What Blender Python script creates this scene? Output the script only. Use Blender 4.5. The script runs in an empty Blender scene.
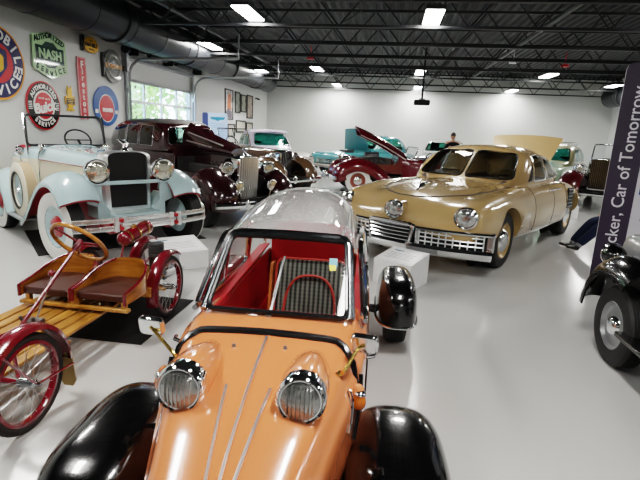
import bpy, bmesh, math, random
from mathutils import Vector, Matrix
from mathutils.bvhtree import BVHTree
random.seed(7)
SC = bpy.context.scene
COL = SC.collection
PI = math.pi
R = math.radians

# ------------------------------------------------------------------ materials
def mat(name, color, rough=0.5, metal=0.0, coat=0.0, var=0.06, scale=8.0, bump=0.0, bscale=60.0, spec=0.5, emit=None, estr=0.0, sheen=0.0):
    m = bpy.data.materials.new(name); m.use_nodes = True
    nt = m.node_tree; b = nt.nodes['Principled BSDF']
    tc = nt.nodes.new('ShaderNodeTexCoord')
    nz = nt.nodes.new('ShaderNodeTexNoise'); nz.inputs['Scale'].default_value = scale; nz.inputs['Detail'].default_value = 3
    nt.links.new(tc.outputs['Object'], nz.inputs['Vector'])
    mx = nt.nodes.new('ShaderNodeMixRGB')
    mx.inputs[1].default_value = tuple(max(0, c * (1 - var)) for c in color) + (1,)
    mx.inputs[2].default_value = tuple(min(1, c * (1 + var)) for c in color) + (1,)
    nt.links.new(nz.outputs['Fac'], mx.inputs[0])
    nt.links.new(mx.outputs[0], b.inputs['Base Color'])
    b.inputs['Roughness'].default_value = rough; b.inputs['Metallic'].default_value = metal
    b.inputs['Coat Weight'].default_value = coat; b.inputs['Coat Roughness'].default_value = 0.04
    b.inputs['Specular IOR Level'].default_value = spec
    if sheen: b.inputs['Sheen Weight'].default_value = sheen
    if bump:
        n2 = nt.nodes.new('ShaderNodeTexNoise'); n2.inputs['Scale'].default_value = bscale; n2.inputs['Detail'].default_value = 2
        nt.links.new(tc.outputs['Object'], n2.inputs['Vector'])
        bp = nt.nodes.new('ShaderNodeBump'); bp.inputs['Strength'].default_value = bump; bp.inputs['Distance'].default_value = 0.01
        nt.links.new(n2.outputs['Fac'], bp.inputs['Height']); nt.links.new(bp.outputs[0], b.inputs['Normal'])
    if emit:
        b.inputs['Emission Color'].default_value = tuple(emit) + (1,); b.inputs['Emission Strength'].default_value = estr
    return m

def hexc(h):
    h = h.lstrip('#'); v = [int(h[i:i + 2], 16) / 255 for i in (0, 2, 4)]
    return tuple(c / 12.92 if c <= 0.04045 else ((c + 0.055) / 1.055) ** 2.4 for c in v)

def paint(name, h, rough=0.28, coat=1.0): return mat(name, hexc(h), rough, 0.0, coat, 0.03, 3.0)

def glass(name, tint=(0.95, 0.97, 0.97), ior=1.45, haze=0.0, hcol=(1, 1, 1), boost=1.0):
    m = bpy.data.materials.new(name); m.use_nodes = True
    nt = m.node_tree; nt.nodes.clear()
    out = nt.nodes.new('ShaderNodeOutputMaterial'); mix = nt.nodes.new('ShaderNodeMixShader')
    lw = nt.nodes.new('ShaderNodeLayerWeight'); pw = nt.nodes.new('ShaderNodeMath'); pw.operation = 'POWER'; pw.inputs[1].default_value = 4.0
    ml = nt.nodes.new('ShaderNodeMath'); ml.operation = 'MULTIPLY_ADD'; ml.inputs[1].default_value = .85; ml.inputs[2].default_value = .05 * boost; ml.use_clamp = True
    nt.links.new(lw.outputs['Facing'], pw.inputs[0])
    tr = nt.nodes.new('ShaderNodeBsdfTransparent'); tr.inputs[0].default_value = tuple(tint) + (1,)
    gl = nt.nodes.new('ShaderNodeBsdfGlossy'); gl.inputs['Roughness'].default_value = 0.05
    nt.links.new(pw.outputs[0], ml.inputs[0]); nt.links.new(ml.outputs[0], mix.inputs[0])
    nt.links.new(gl.outputs[0], mix.inputs[2])
    if haze:
        df = nt.nodes.new('ShaderNodeBsdfDiffuse'); df.inputs[0].default_value = tuple(hcol) + (1,)
        m2 = nt.nodes.new('ShaderNodeMixShader'); m2.inputs[0].default_value = haze
        nt.links.new(tr.outputs[0], m2.inputs[1]); nt.links.new(df.outputs[0], m2.inputs[2])
        nt.links.new(m2.outputs[0], mix.inputs[1])
    else:
        nt.links.new(tr.outputs[0], mix.inputs[1])
    nt.links.new(mix.outputs[0], out.inputs[0])
    return m

def wood(name, c1, c2, rough=0.3, scale=(30, 2, 30)):
    m = bpy.data.materials.new(name); m.use_nodes = True
    nt = m.node_tree; b = nt.nodes['Principled BSDF']
    tc = nt.nodes.new('ShaderNodeTexCoord'); mp = nt.nodes.new('ShaderNodeMapping'); mp.inputs['Scale'].default_value = scale
    nz = nt.nodes.new('ShaderNodeTexNoise'); nz.inputs['Scale'].default_value = 1.0; nz.inputs['Detail'].default_value = 5; nz.inputs['Distortion'].default_value = 0.6
    cr = nt.nodes.new('ShaderNodeValToRGB')
    cr.color_ramp.elements[0].position = 0.3; cr.color_ramp.elements[0].color = c1 + (1,)
    cr.color_ramp.elements[1].position = 0.72; cr.color_ramp.elements[1].color = c2 + (1,)
    nt.links.new(tc.outputs['Object'], mp.inputs[0]); nt.links.new(mp.outputs[0], nz.inputs['Vector'])
    nt.links.new(nz.outputs['Fac'], cr.inputs[0]); nt.links.new(cr.outputs[0], b.inputs['Base Color'])
    b.inputs['Roughness'].default_value = rough; b.inputs['Coat Weight'].default_value = 0.6; b.inputs['Coat Roughness'].default_value = 0.1
    return m

M = {}
M['chrome'] = mat('chrome', (0.82, 0.83, 0.84), 0.07, 1.0, 0, 0.03)
M['bright_trim'] = mat('bright_trim', (0.88, 0.88, 0.88), 0.28, 0.9, 0, 0.03)
M['dark_chrome'] = mat('dark_chrome', (0.42, 0.44, 0.46), 0.16, 1.0, 0, 0.08)
M['steel'] = mat('steel', (0.5, 0.5, 0.5), 0.35, 1.0, 0, 0.1)
M['brass'] = mat('brass', (0.72, 0.5, 0.16), 0.25, 1.0, 0, 0.1)
M['rubber'] = mat('rubber', (0.018, 0.018, 0.018), 0.6, 0, 0, 0.2, 20, 0.1)
M['trim_rubber'] = mat('trim_rubber', (0.012, 0.013, 0.014), 0.25, 0, 0.3, 0.2)
M['whitewall'] = mat('whitewall', (0.72, 0.71, 0.68), 0.5, 0, 0, 0.04)
M['lens'] = mat('lens', (0.50, 0.51, 0.50), 0.10, 0.85, 1.0, 0.5, 30, 0.6, 26)
M['ribbed_lens'] = mat('ribbed_lens', (0.36, 0.37, 0.36), 0.2, 0.75, 1.0, 0.5, 30, 0.3, 30)
M['warm_lens'] = mat('warm_lens', (0.80, 0.74, 0.62), 0.10, 0.85, 1.0, 0.4, 22, 0.6, 22)
M['glass'] = glass('clear_glass')
M['dome_glass'] = glass('dome_glass', (0.96, 0.965, 0.965), 1.5, 0.40, (0.62, 0.625, 0.625), 1.35)
M['tint_glass'] = glass('tint_glass', (0.55, 0.8, 0.74), 1.5)
M['smoke_glass'] = glass('smoke_glass', (0.55, 0.5, 0.48), 1.5)
M['teal_glass'] = glass('teal_glass', (0.25, 0.6, 0.52), 1.5, 0.25, (0.05, 0.3, 0.26))
M['black'] = paint('black_paint', '#050506', 0.2)
M['flat_black'] = mat('flat_black', (0.012, 0.012, 0.013), 0.5)
M['dark'] = mat('dark_interior', (0.02, 0.018, 0.017), 0.7)
M['white'] = mat('white_board', (0.72, 0.72, 0.72), 0.35)
M['engine'] = mat('engine_metal', (0.08, 0.08, 0.08), 0.4, 0.6, 0, 0.5, 30)

# ------------------------------------------------------------------ mesh builder
def spow(v, p): return math.copysign(abs(v) ** p, v)

def crom(pts, k, closed=False):
    """Catmull-Rom through tuples of any length."""
    n = len(pts); out = []
    rng = n if closed else n - 1
    for i in range(rng):
        if closed: p0, p1, p2, p3 = pts[(i - 1) % n], pts[i], pts[(i + 1) % n], pts[(i + 2) % n]
        else: p0, p1, p2, p3 = pts[max(i - 1, 0)], pts[i], pts[i + 1], pts[min(i + 2, n - 1)]
        for j in range(k):
            t = j / k; t2 = t * t; t3 = t2 * t
            out.append(tuple(0.5 * (2 * b + (c - a) * t + (2 * a - 5 * b + 4 * c - d) * t2 + (3 * b - a - 3 * c + d) * t3)
                             for a, b, c, d in zip(p0, p1, p2, p3)))
    if not closed: out.append(tuple(pts[-1]))
    return out

class MB:
    def __init__(s): s.v = []; s.f = []
    def add(s, v, f, mx=None):
        o = len(s.v)
        s.v += [tuple(mx @ Vector(p)) if mx else tuple(p) for p in v]
        s.f += [tuple(i + o for i in q) for q in f]
        return s
    def box(s, c, d, rot=None):
        x, y, z = (a / 2 for a in d)
        v = [(i * x, j * y, k * z) for i in (-1, 1) for j in (-1, 1) for k in (-1, 1)]
        f = [(0, 1, 3, 2), (4, 6, 7, 5), (0, 4, 5, 1), (2, 3, 7, 6), (0, 2, 6, 4), (1, 5, 7, 3)]
        mx = Matrix.Translation(c)
        if rot is not None: mx = mx @ (rot if isinstance(rot, Matrix) else Matrix.Rotation(rot, 4, 'Z'))
        return s.add(v, f, mx)
    def tube(s, pts, r, n=8, closed=False, smooth=0, cap=True, flat=1.0):
        pts = [tuple(p) for p in pts]
        if smooth: pts = crom(pts, smooth, closed)
        P = [Vector(p) for p in pts]; m = len(P)
        rs = r if isinstance(r, (list, tuple)) else [r] * m
        if len(rs) != m: rs = [rs[min(int(i * len(rs) / m), len(rs) - 1)] for i in range(m)]
        rings = []; prev = None
        for i in range(m):
            if closed: t = P[(i + 1) % m] - P[(i - 1) % m]
            else: t = P[min(i + 1, m - 1)] - P[max(i - 1, 0)]
            if t.length < 1e-9: t = Vector((0, 0, 1))
            t.normalize()
            if prev is None:
                a = Vector((0, 0, 1)) if abs(t.z) < 0.9 else Vector((1, 0, 0))
                u = t.cross(a).normalized()
            else:
                u = prev - t * prev.dot(t)
                u = u.normalized() if u.length > 1e-6 else t.orthogonal().normalized()
            prev = u; w = t.cross(u)
            rings.append([tuple(P[i] + (u * math.cos(2 * PI * j / n) + w * math.sin(2 * PI * j / n) * flat) * rs[i]) for j in range(n)])
        return s.rings(rings, closed, cap)
    def rings(s, rings, loop=False, cap=True):
        n = len(rings[0]); m = len(rings)
        v = [p for r_ in rings for p in r_]; f = []
        for i in range(m if loop else m - 1):
            a = i * n; b = ((i + 1) % m) * n
            for j in range(n):
                k = (j + 1) % n
                f.append((a + j, a + k, b + k, b + j))
        if cap and not loop:
            for a, rg in ((0, rings[0]), ((m - 1) * n, rings[-1])):
                c = tuple(sum(p[i] for p in rg) / n for i in range(3)); v.append(c); ci = len(v) - 1
                for j in range(n): f.append((a + j, a + (j + 1) % n, ci))
        return s.add(v, f)
    def lathe(s, prof, mx=None, n=24, loop=False):
        """prof: (axial, radius) pairs about local X."""
        rings = [[(a, r * math.cos(2 * PI * j / n), r * math.sin(2 * PI * j / n)) for j in range(n)] for a, r in prof]
        t = MB(); t.rings(rings, loop, True)
        return s.add(t.v, t.f, mx)
    def prism(s, poly, d0, d1, axis='y'):
        """2D polygon extruded along axis; axis y: poly is (x,z); x: (y,z); z: (x,y)."""
        def P(p, d): return {'y': (p[0], d, p[1]), 'x': (d, p[0], p[1]), 'z': (p[0], p[1], d)}[axis]
        n = len(poly); v = [P(p, d0) for p in poly] + [P(p, d1) for p in poly]
        f = [tuple(range(n)), tuple(range(2 * n - 1, n - 1, -1))]
        f += [(i, i + n, (i + 1) % n + n, (i + 1) % n) for i in range(n)]
        return s.add(v, f)
    def ell(s, c, r, n=20, m=12, mx=None, e=1.0, z0=-1.0, z1=1.0, cap=True):
        a0 = math.asin(z0); a1 = math.asin(z1); rings = []
        for i in range(m + 1):
            a = a0 + (a1 - a0) * i / m
            cz, sz = spow(math.cos(a), e), spow(math.sin(a), e)
            rings.append([(c[0] + r[0] * cz * spow(math.cos(2 * PI * j / n), e), c[1] + r[1] * cz * spow(math.sin(2 * PI * j / n), e), c[2] + r[2] * sz) for j in range(n)])
        t = MB(); t.rings(rings, False, cap)
        return s.add(t.v, t.f, mx)
    def loft(s, stations, k=4, m=4, cap=True):
        """stations: (y, half ring [(x,z)...]) bottom centre to top centre; mirrored; smooth both ways."""
        flat = [(y,) + tuple(c for p in h for c in p) for y, h in stations]
        flat = crom(flat, k) if k > 1 else flat
        rings = []
        for q in flat:
            y = q[0]; h = [(q[1 + 2 * i], q[2 + 2 * i]) for i in range((len(q) - 1) // 2)]
            h = crom(h, m) if m > 1 else h
            h = [(max(0.0, x), z) for x, z in h]
            ring = h + [(-x, z) for x, z in reversed(h[1:-1])]
            rings.append([(x, y, z) for x, z in ring])
        return s.rings(rings, False, cap)
    def text(s, txt, size, mx, ext=0.002, align='CENTER', spacing=1.0, bold=0.0, shear=0.0):
        cu = bpy.data.curves.new('t', 'FONT'); cu.body = txt; cu.size = size; cu.extrude = ext; cu.align_x = align; cu.align_y = 'CENTER'
        cu.space_character = spacing; cu.offset = bold; cu.shear = shear; cu.resolution_u = 3
        ob = bpy.data.objects.new('t', cu); COL.objects.link(ob)
        bpy.context.view_layer.update()
        me = bpy.data.meshes.new_from_object(ob.evaluated_get(bpy.context.evaluated_depsgraph_get()))
        s.add([tuple(v.co) for v in me.vertices], [tuple(p.vertices) for p in me.polygons], mx)
        bpy.data.objects.remove(ob); bpy.data.curves.remove(cu); bpy.data.meshes.remove(me)
        return s
    def arc_text(s, txt, size, radius, mx, mid=90.0, step=None, top=True, ext=0.002, bold=0.0):
        """letters along a circle in the local XY plane of mx."""
        n = len(txt); step = step or size * 0.75 / radius * 180 / PI
        for i, ch in enumerate(txt):
            if ch == ' ': continue
            a = mid + (-(i - (n - 1) / 2) * step if top else (i - (n - 1) / 2) * step)
            m2 = Matrix.Rotation(R(a), 4, 'Z') @ Matrix.Translation((radius, 0, 0)) @ Matrix.Rotation(R(-90 if top else 90), 4, 'Z')
            s.text(ch, size, mx @ m2, ext, bold=bold)
        return s
    def xf(s, mx): s.v = [tuple(mx @ Vector(p)) for p in s.v]; return s
    def join(s, o, mx=None): return s.add(o.v, o.f, mx)
    def mirx(s):
        o = len(s.v); v = [(-x, y, z) for x, y, z in s.v]; f = [tuple(reversed(q)) for q in s.f]
        return s.add(v, f)
    def mesh(s, name='m'):
        me = bpy.data.meshes.new(name); me.from_pydata(s.v, [], s.f)
        bm = bmesh.new(); bm.from_mesh(me)
        bmesh.ops.remove_doubles(bm, verts=bm.verts, dist=1e-5)
        [bm.verts.remove(v) for v in list(bm.verts) if not v.link_faces]
        bmesh.ops.dissolve_degenerate(bm, edges=bm.edges, dist=1e-6)
        bmesh.ops.recalc_face_normals(bm, faces=bm.faces); bm.to_mesh(me); bm.free(); me.update()
        return me
    def bvh(s): return BVHTree.FromPolygons([Vector(p) for p in s.v], s.f)

def from_mesh(me):
    b = MB(); b.v = [tuple(v.co) for v in me.vertices]; b.f = [tuple(p.vertices) for p in me.polygons]; return b

def _ev(me, setup):
    ob = bpy.data.objects.new('tmp', me); COL.objects.link(ob)
    extra = setup(ob)
    bpy.context.view_layer.update()
    r = bpy.data.meshes.new_from_object(ob.evaluated_get(bpy.context.evaluated_depsgraph_get()))
    bpy.data.objects.remove(ob)
    for e in extra or []: bpy.data.objects.remove(e)
    return r

def solid(b, t, off=-1):
    def st(ob):
        m = ob.modifiers.new('s', 'SOLIDIFY'); m.thickness = t; m.offset = off
    return from_mesh(_ev(b.mesh(), st))

def boole(b, cut, op='DIFFERENCE'):
    for solver in ('EXACT', 'FAST'):
        def st(ob):
            c = bpy.data.objects.new('cut', cut.mesh()); COL.objects.link(c)
            m = ob.modifiers.new('b', 'BOOLEAN'); m.operation = op; m.object = c; m.solver = solver; m.use_self = True
            return [c]
        r = from_mesh(_ev(b.mesh(), st))
        if r.v: return r
    return r

def obj(name, b, m, parent=None, bevel=0.0, sharp=38, mod=None, label=None):
    me = b.mesh(name) if isinstance(b, MB) else b
    o = bpy.data.objects.new(name, me); COL.objects.link(o)
    if m is not None: me.materials.append(m)
    if parent is not None: o.parent = parent
    if sharp is not None:
        me.shade_smooth(); me.set_sharp_from_angle(angle=R(sharp))
    if bevel:
        bv = o.modifiers.new('bevel', 'BEVEL'); bv.width = bevel; bv.segments = 2; bv.limit_method = 'ANGLE'
    if label: o['label'] = label
    return o

def line_inside(o, m, cx=0.0, cz=1.2):
    """give the faces that look into the cabin their own lining material"""
    me = o.data; me.materials.append(m); k = len(me.materials) - 1
    ys = [v.co.y for v in me.vertices]; y0, y1 = min(ys), max(ys)
    for p in me.polygons:
        c = p.center; q = Vector((cx, min(max(c.y, y0 + .5), y1 - .6), cz))
        if p.normal.dot(q - c) > 0.02: p.material_index = k

def thing(name, label, cat, loc=(0, 0, 0), rz=0.0, group=None):
    o = bpy.data.objects.new(name, None); COL.objects.link(o); o.empty_display_size = 0.1
    o.location = loc; o.rotation_euler = (0, 0, rz); o['label'] = label; o['category'] = cat
    if group: o['group'] = group
    return o

def tag(o, label, cat, group=None, kind=None):
    o['label'] = label; o['category'] = cat
    if group: o['group'] = group
    if kind: o['kind'] = kind
    return o

def struct(name, b, m, parent=None, **kw):
    o = obj(name, b, m, parent, **kw)
    if parent is None: o['kind'] = 'structure'
    return o

def copy_tree(o, parent=None):
    c = o.copy(); COL.objects.link(c)
    if parent is not None: c.parent = parent
    for ch in list(o.children): copy_tree(ch, c)
    return c

def circ(cx, cy, r, n=24, a0=0, a1=360, ry=None):
    full = abs(a1 - a0) >= 360
    k = n if full else n + 1
    return [(cx + r * math.cos(R(a0 + (a1 - a0) * i / n)), cy + (ry or r) * math.sin(R(a0 + (a1 - a0) * i / n))) for i in range(k)]

def rrect(x0, y0, x1, y1, r, n=4):
    out = []
    for cx, cy, a in ((x1 - r, y1 - r, 0), (x0 + r, y1 - r, 90), (x0 + r, y0 + r, 180), (x1 - r, y0 + r, 270)):
        out += circ(cx, cy, r, n, a, a + 90)
    return out

def rpoly(pts, r, n=4):
    """polygon with rounded corners"""
    out = []; k = len(pts)
    for i in range(k):
        a, b, c = (Vector(pts[(i + j) % k]) for j in (-1, 0, 1))
        u = (a - b); w = (c - b); rr = min(r, u.length * 0.45, w.length * 0.45)
        p = b + u.normalized() * rr; q = b + w.normalized() * rr
        for j in range(n + 1):
            t = j / n; out.append(tuple(p * (1 - t) ** 2 + b * 2 * t * (1 - t) + q * t * t))
    return out

def half(w, z0, z1, n=2.5, m=7, zc=None, nt=None):
    """half super-ellipse ring, bottom centre to top centre"""
    zc = (z0 + z1) / 2 if zc is None else zc; out = []
    for i in range(m + 1):
        a = -PI / 2 + PI * i / m; e = 2 / (n if a < 0 else (nt or n))
        c, s_ = math.cos(a), math.sin(a)
        out.append((w * spow(c, e) if abs(c) > 1e-6 else 0.0, zc + ((z1 - zc) if s_ > 0 else (zc - z0)) * spow(s_, e)))
    return out

def drape(bvh, pts, direction, r, n=6, lift=0.0, k=0, closed=False, back=3.0):
    """tube laid on a surface: pts are 3D, moved along direction until they meet it"""
    d = Vector(direction).normalized(); out = []
    if k: pts = crom([tuple(p) for p in pts], k, closed)
    for p in pts:
        h = bvh.ray_cast(Vector(p) - d * back, d)
        if h[0] is not None: out.append(tuple(h[0] - d * lift))
    b = MB()
    if len(out) > 1: b.tube(out, r, n, closed)
    return b

# ------------------------------------------------------------------ shared car parts
def wheel_parts(parent, loc, r, w, side, style='disc', rim_m=None, hub_m=None, white=0.0, rimr=0.62, name='wheel', rz=0.0, hubr=0.3):
    """a wheel about local X; side=+1 outer face towards +x"""
    b = MB(); ri = r * rimr
    prof = [(-w * .5, ri), (-w * .56, ri + (r - ri) * .45), (-w * .5, r - (r - ri) * .16), (-w * .36, r * .992)]
    for i in range(5):
        x = -w * .28 + w * .56 * i / 4
        prof += [(x - w * .05, r), (x - w * .03, r), (x + w * .03, r), (x + w * .04, r * .985)]
    prof += [(w * .36, r * .992), (w * .5, r - (r - ri) * .16), (w * .56, ri + (r - ri) * .45), (w * .5, ri)]
    b.lathe(prof, None, 36, loop=True)
    t = obj(name, b, M['rubber'], parent, sharp=30)
    t.location = loc; t.rotation_euler = (0, 0, rz + (0 if side > 0 else PI))
    if white:
        b = MB().lathe([(w * .5, ri * 1.0), (w * .565, ri + (r - ri) * .12), (w * .585, ri + (r - ri) * .45), (w * .56, ri + (r - ri) * white), (w * .5, ri + (r - ri) * white), (w * .4, ri)], None, 36, loop=True)
        obj('whitewall', b, M['whitewall'], t)
    rm = rim_m or M['steel']
    if style == 'disc':
        b = MB().lathe([(-w * .3, ri * .96), (w * .46, ri * 1.01), (w * .5, ri * .95), (w * .3, ri * .86), (w * .22, ri * .7), (w * .3, ri * .5), (w * .34, ri * .35), (w * .34, 0.001)], None, 32)
        obj('rim', b, rm, t)
    else:
        b = MB().lathe([(-w * .4, ri * .98), (w * .48, ri * 1.0), (w * .48, ri * .9), (-w * .4, ri * .9)], None, 32, loop=True)
        ns = 24 if style == 'wire' else 10
        for i in range(ns):
            a = 2 * PI * i / ns; a2 = a + (0.25 if i % 2 else -0.25) * (style == 'wire')
            x0 = w * .5 if i % 2 else -w * .1
            b.tube([(x0, ri * .22 * math.cos(a), ri * .22 * math.sin(a)), (0, ri * .93 * math.cos(a2), ri * .93 * math.sin(a2))], r * (.009 if style == 'wire' else .035), 5)
        b.lathe([(-w * .3, ri * .2), (w * .5, ri * .24), (w * .6, ri * .15), (w * .62, 0.001)], None, 16)
        obj('rim', b, rm, t)
    if hub_m:
        q = ri * hubr
        b = MB().lathe([(w * .3, q * 1.25), (w * .42, q * 1.15), (w * .55, q * .95), (w * .62, q * .6), (w * .65, 0.001)], None, 24)
        obj('hub_cap', b, hub_m, t)
    return t

def headlamp(parent, loc, r, depth, m_shell, m_lens=None, aim=0.0, tilt=0.0, ring=None, name='headlight'):
    """bowl headlamp facing -y"""
    mx = Matrix.Translation(loc) @ Matrix.Rotation(aim, 4, 'Z') @ Matrix.Rotation(tilt, 4, 'X') @ Matrix.Rotation(R(-90), 4, 'Z')
    prof = [(-depth, 0.001)] + [(-depth * math.cos(a) , r * math.sin(a) ** .8) for a in (0.25, 0.5, 0.8, 1.1, 1.4)] + [(0, r), (0.0, r * .9)]
    o = obj(name, MB().lathe(prof, mx, 28), m_shell, parent)
    b = MB().lathe([(-.01, r * .88), (-.012, r * 1.03), (r * .1, r * 1.04), (r * .17, r * .97), (r * .14, r * .86)], mx, 28, loop=True)
    obj('rim_ring', b, ring or M['chrome'], o)
    b = MB().lathe([(r * .08, r * .9), (r * .16, r * .7), (r * .22, r * .4), (r * .24, 0.001)], mx, 28)
    obj('lens', b, m_lens or M['lens'], o)
    return o

def sweep_fender(path, xi, xo, crown=0.08, skirt=0.1, lip=0.03, k=4, n=9, taper=None, inner=0.0):
    """mudguard: cross-section from xi (body side) to xo swept along (y,z) path; outside edge turns down"""
    P = crom([p + ((taper[i],) if taper else (1.0,)) for i, p in enumerate(path)], k)
    rings = []
    for i in range(len(P)):
        a, c = P[max(i - 1, 0)], P[min(i + 1, len(P) - 1)]
        ty, tz = c[0] - a[0], c[1] - a[1]; L = math.hypot(ty, tz) or 1; ty /= L; tz /= L
        ny, nz = -tz, ty
        if ny * 0 + nz < 0 and abs(nz) > .05: pass
        y, z, w = P[i]
        sec = []
        if inner: sec.append((0.0, -inner))
        for j in range(n + 1):
            s = j / n
            sec.append((s * w, crown * (1 - (.75 * ((s - .42) / .42) ** 2 if s < .42 else 1.15 * ((s - .42) / .58) ** 2.2)) - crown * .45))
        sec += [(w * 1.0 + .012, -crown * .6 - skirt * .4), (w * 1.0 + .008, -crown * .6 - skirt)]
        rings.append([(xi + (xo - xi) * s, y + ny * v * NSGN[0], z + nz * v * NSGN[0]) for s, v in sec])
    v = [p for rg in rings for p in rg]; q = len(rings[0]); f = []
    for i in range(len(rings) - 1):
        for j in range(q - 1): f.append((i * q + j, i * q + j + 1, (i + 1) * q + j + 1, (i + 1) * q + j))
    b = MB(); b.add(v, f)
    return solid(b, 0.012, 0)
NSGN = [1]
LAMP_W, VIEW, LOOK, EXPO = 62, 'Filmic', 'High Contrast', 0.45
# ------------------------------------------------------------------ camera
cam = bpy.data.objects.new('camera', bpy.data.cameras.new('camera')); COL.objects.link(cam); SC.camera = cam
cam.data.sensor_width = 36.0; cam.data.lens = 36.0 * 470 / 640; cam.data.clip_end = 200; cam.data.clip_start = 0.05
_y, _p, _r = R(7.9), R(13.2), R(2.6)
_f = Vector((-math.sin(_y) * math.cos(_p), math.cos(_y) * math.cos(_p), -math.sin(_p))); _rt = Vector((math.cos(_y), math.sin(_y), 0)); _up = _rt.cross(_f)
_R = _rt * math.cos(_r) + _up * math.sin(_r); _U = _up * math.cos(_r) - _rt * math.sin(_r)
_m = Matrix((_R, _U, -_f)).transposed().to_4x4(); _m.translation = (0, 0, 1.68); cam.matrix_world = _m

# ------------------------------------------------------------------ room
XL, XR, YF, YB, ZC = -6.35, 9.9, -6.0, 24.0, 4.45
def floor_mat():
    m = mat('floor_epoxy', hexc('#c2c2c0'), 0.16, 0, 0, 0.05, 0.7, 0.03, 3.0, 0.55)
    nt = m.node_tree; b = nt.nodes['Principled BSDF']
    tc = nt.nodes.new('ShaderNodeTexCoord'); nz = nt.nodes.new('ShaderNodeTexNoise'); nz.inputs['Scale'].default_value = 1.6; nz.inputs['Detail'].default_value = 4
    nt.links.new(tc.outputs['Object'], nz.inputs['Vector'])
    mr = nt.nodes.new('ShaderNodeMapRange'); mr.inputs['To Min'].default_value = 0.10; mr.inputs['To Max'].default_value = 0.22
    nt.links.new(nz.outputs['Fac'], mr.inputs['Value']); nt.links.new(mr.outputs[0], b.inputs['Roughness'])
    return m
fb = MB().box(((XL + XR) / 2, (YF + YB) / 2, -0.05), (XR - XL + .4, YB - YF + .4, 0.1))
struct('floor', fb, floor_mat(), sharp=None)
wm = mat('wall_paint', hexc('#c9cbc9'), 0.7, 0, 0, 0.02, 1.0, 0.05, 25)
struct('wall_back', MB().box(((XL + XR) / 2, YB + .1, 2.4), (XR - XL + .4, .2, 4.8)), wm, sharp=None)
struct('wall_front', MB().box(((XL + XR) / 2, YF - .1, 2.4), (XR - XL + .4, .2, 4.8)), wm, sharp=None)
struct('wall_right', MB().box((XR + .1, (YF + YB) / 2, 2.4), (.2, YB - YF, 4.8)), wm, sharp=None)
DY0, DY1, DZ = 10.95, 14.75, 3.1
wl = MB().box((XL - .1, (YF + DY0) / 2, 2.4), (.2, DY0 - YF, 4.8)).box((XL - .1, (YB + DY1) / 2, 2.4), (.2, YB - DY1, 4.8)).box((XL - .1, (DY0 + DY1) / 2, (DZ + 4.8) / 2), (.2, DY1 - DY0, 4.8 - DZ))
struct('wall_left', wl, wm, sharp=None)
# ceiling: corrugated deck, flutes along the depth of the room
cb = MB(); pr = []; x = XL - .2; pitch = 0.2
while x < XR + .2:
    pr += [(x, ZC), (x + .05, ZC + .055), (x + .13, ZC + .055), (x + .17, ZC)]; x += pitch
v = [(a, YF - .2, b) for a, b in pr] + [(a, YB + .2, b) for a, b in pr]; n_ = len(pr)
cb.add(v, [(i, i + 1, i + 1 + n_, i + n_) for i in range(n_ - 1)])
cm = mat('deck_paint', hexc('#2b2e32'), 0.55, 0, 0, 0.15, 2.0)
struct('ceiling', cb, cm, sharp=None)
cover = MB().box(((XL + XR) / 2, (YF + YB) / 2, ZC + .2), (XR - XL + .6, YB - YF + .6, .1))
struct('trim_1', cover, cm, sharp=None)
jm = mat('joist_paint', hexc('#292b2e'), 0.45, 0, 0, 0.15, 3.0)
def joist(y):
    b = MB(); zb, zt = 3.67, 4.39
    for z in (zb, zt):
        for s in (-1, 1): b.box(((XL + XR) / 2, y + s * .03, z), (XR - XL, .035, .05))
    x = XL + .2; p = 0.62; up = 1
    while x + p < XR:
        b.tube([(x, y, zb if up > 0 else zt), (x + p, y, zt if up > 0 else zb)], .016, 5); x += p; up = -up
    return b
jy = [-4.0, -1.9, 0.2, 2.3, 4.3, 6.1, 7.95, 9.85, 11.8, 13.72, 15.75, 18.3, 20.9, 23.6]
jp = None
for i, y in enumerate(jy):
    if jp is None: jp = struct('ceiling_joist', joist(0), jm); jo = jp
    else: jo = jp.copy(); COL.objects.link(jo)
    jo.location = (0, y, 0)
# bridging pipes running the length of the room
for i, (x, z) in enumerate(((3.05, 4.0), (-4.75, 4.0))):
    struct('ceiling_pipe', MB().tube([(x, YF, z), (x, YB, z)], .045, 10), mat('pipe_paint', hexc('#3a3d41'), .4))
for y0, y1 in ((9.85, 11.8),):
    for x0 in (-5.2, -1.2, 6.6):
        struct('ceiling_brace', MB().tube([(x0, y0, 3.67), (x0 + .3, y1, 4.39)], .02, 6), jm)
# baseboards
bbm = mat('baseboard_vinyl', hexc('#8f918f'), .5)
struct('baseboard_back', MB().box(((XL + XR) / 2, YB - .01, .05), (XR - XL, .02, .1)), bbm, sharp=None)
struct('baseboard_left', MB().box((XL + .01, (DY1 + YB) / 2, .05), (.02, YB - DY1, .1)).box((XL + .01, (DY0 + YF) / 2, .05), (.02, DY0 - YF, .1)), bbm, sharp=None)
struct('baseboard_right', MB().box((XR - .01, (YF + YB) / 2, .05), (.02, YB - YF, .1)), bbm, sharp=None)
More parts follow.
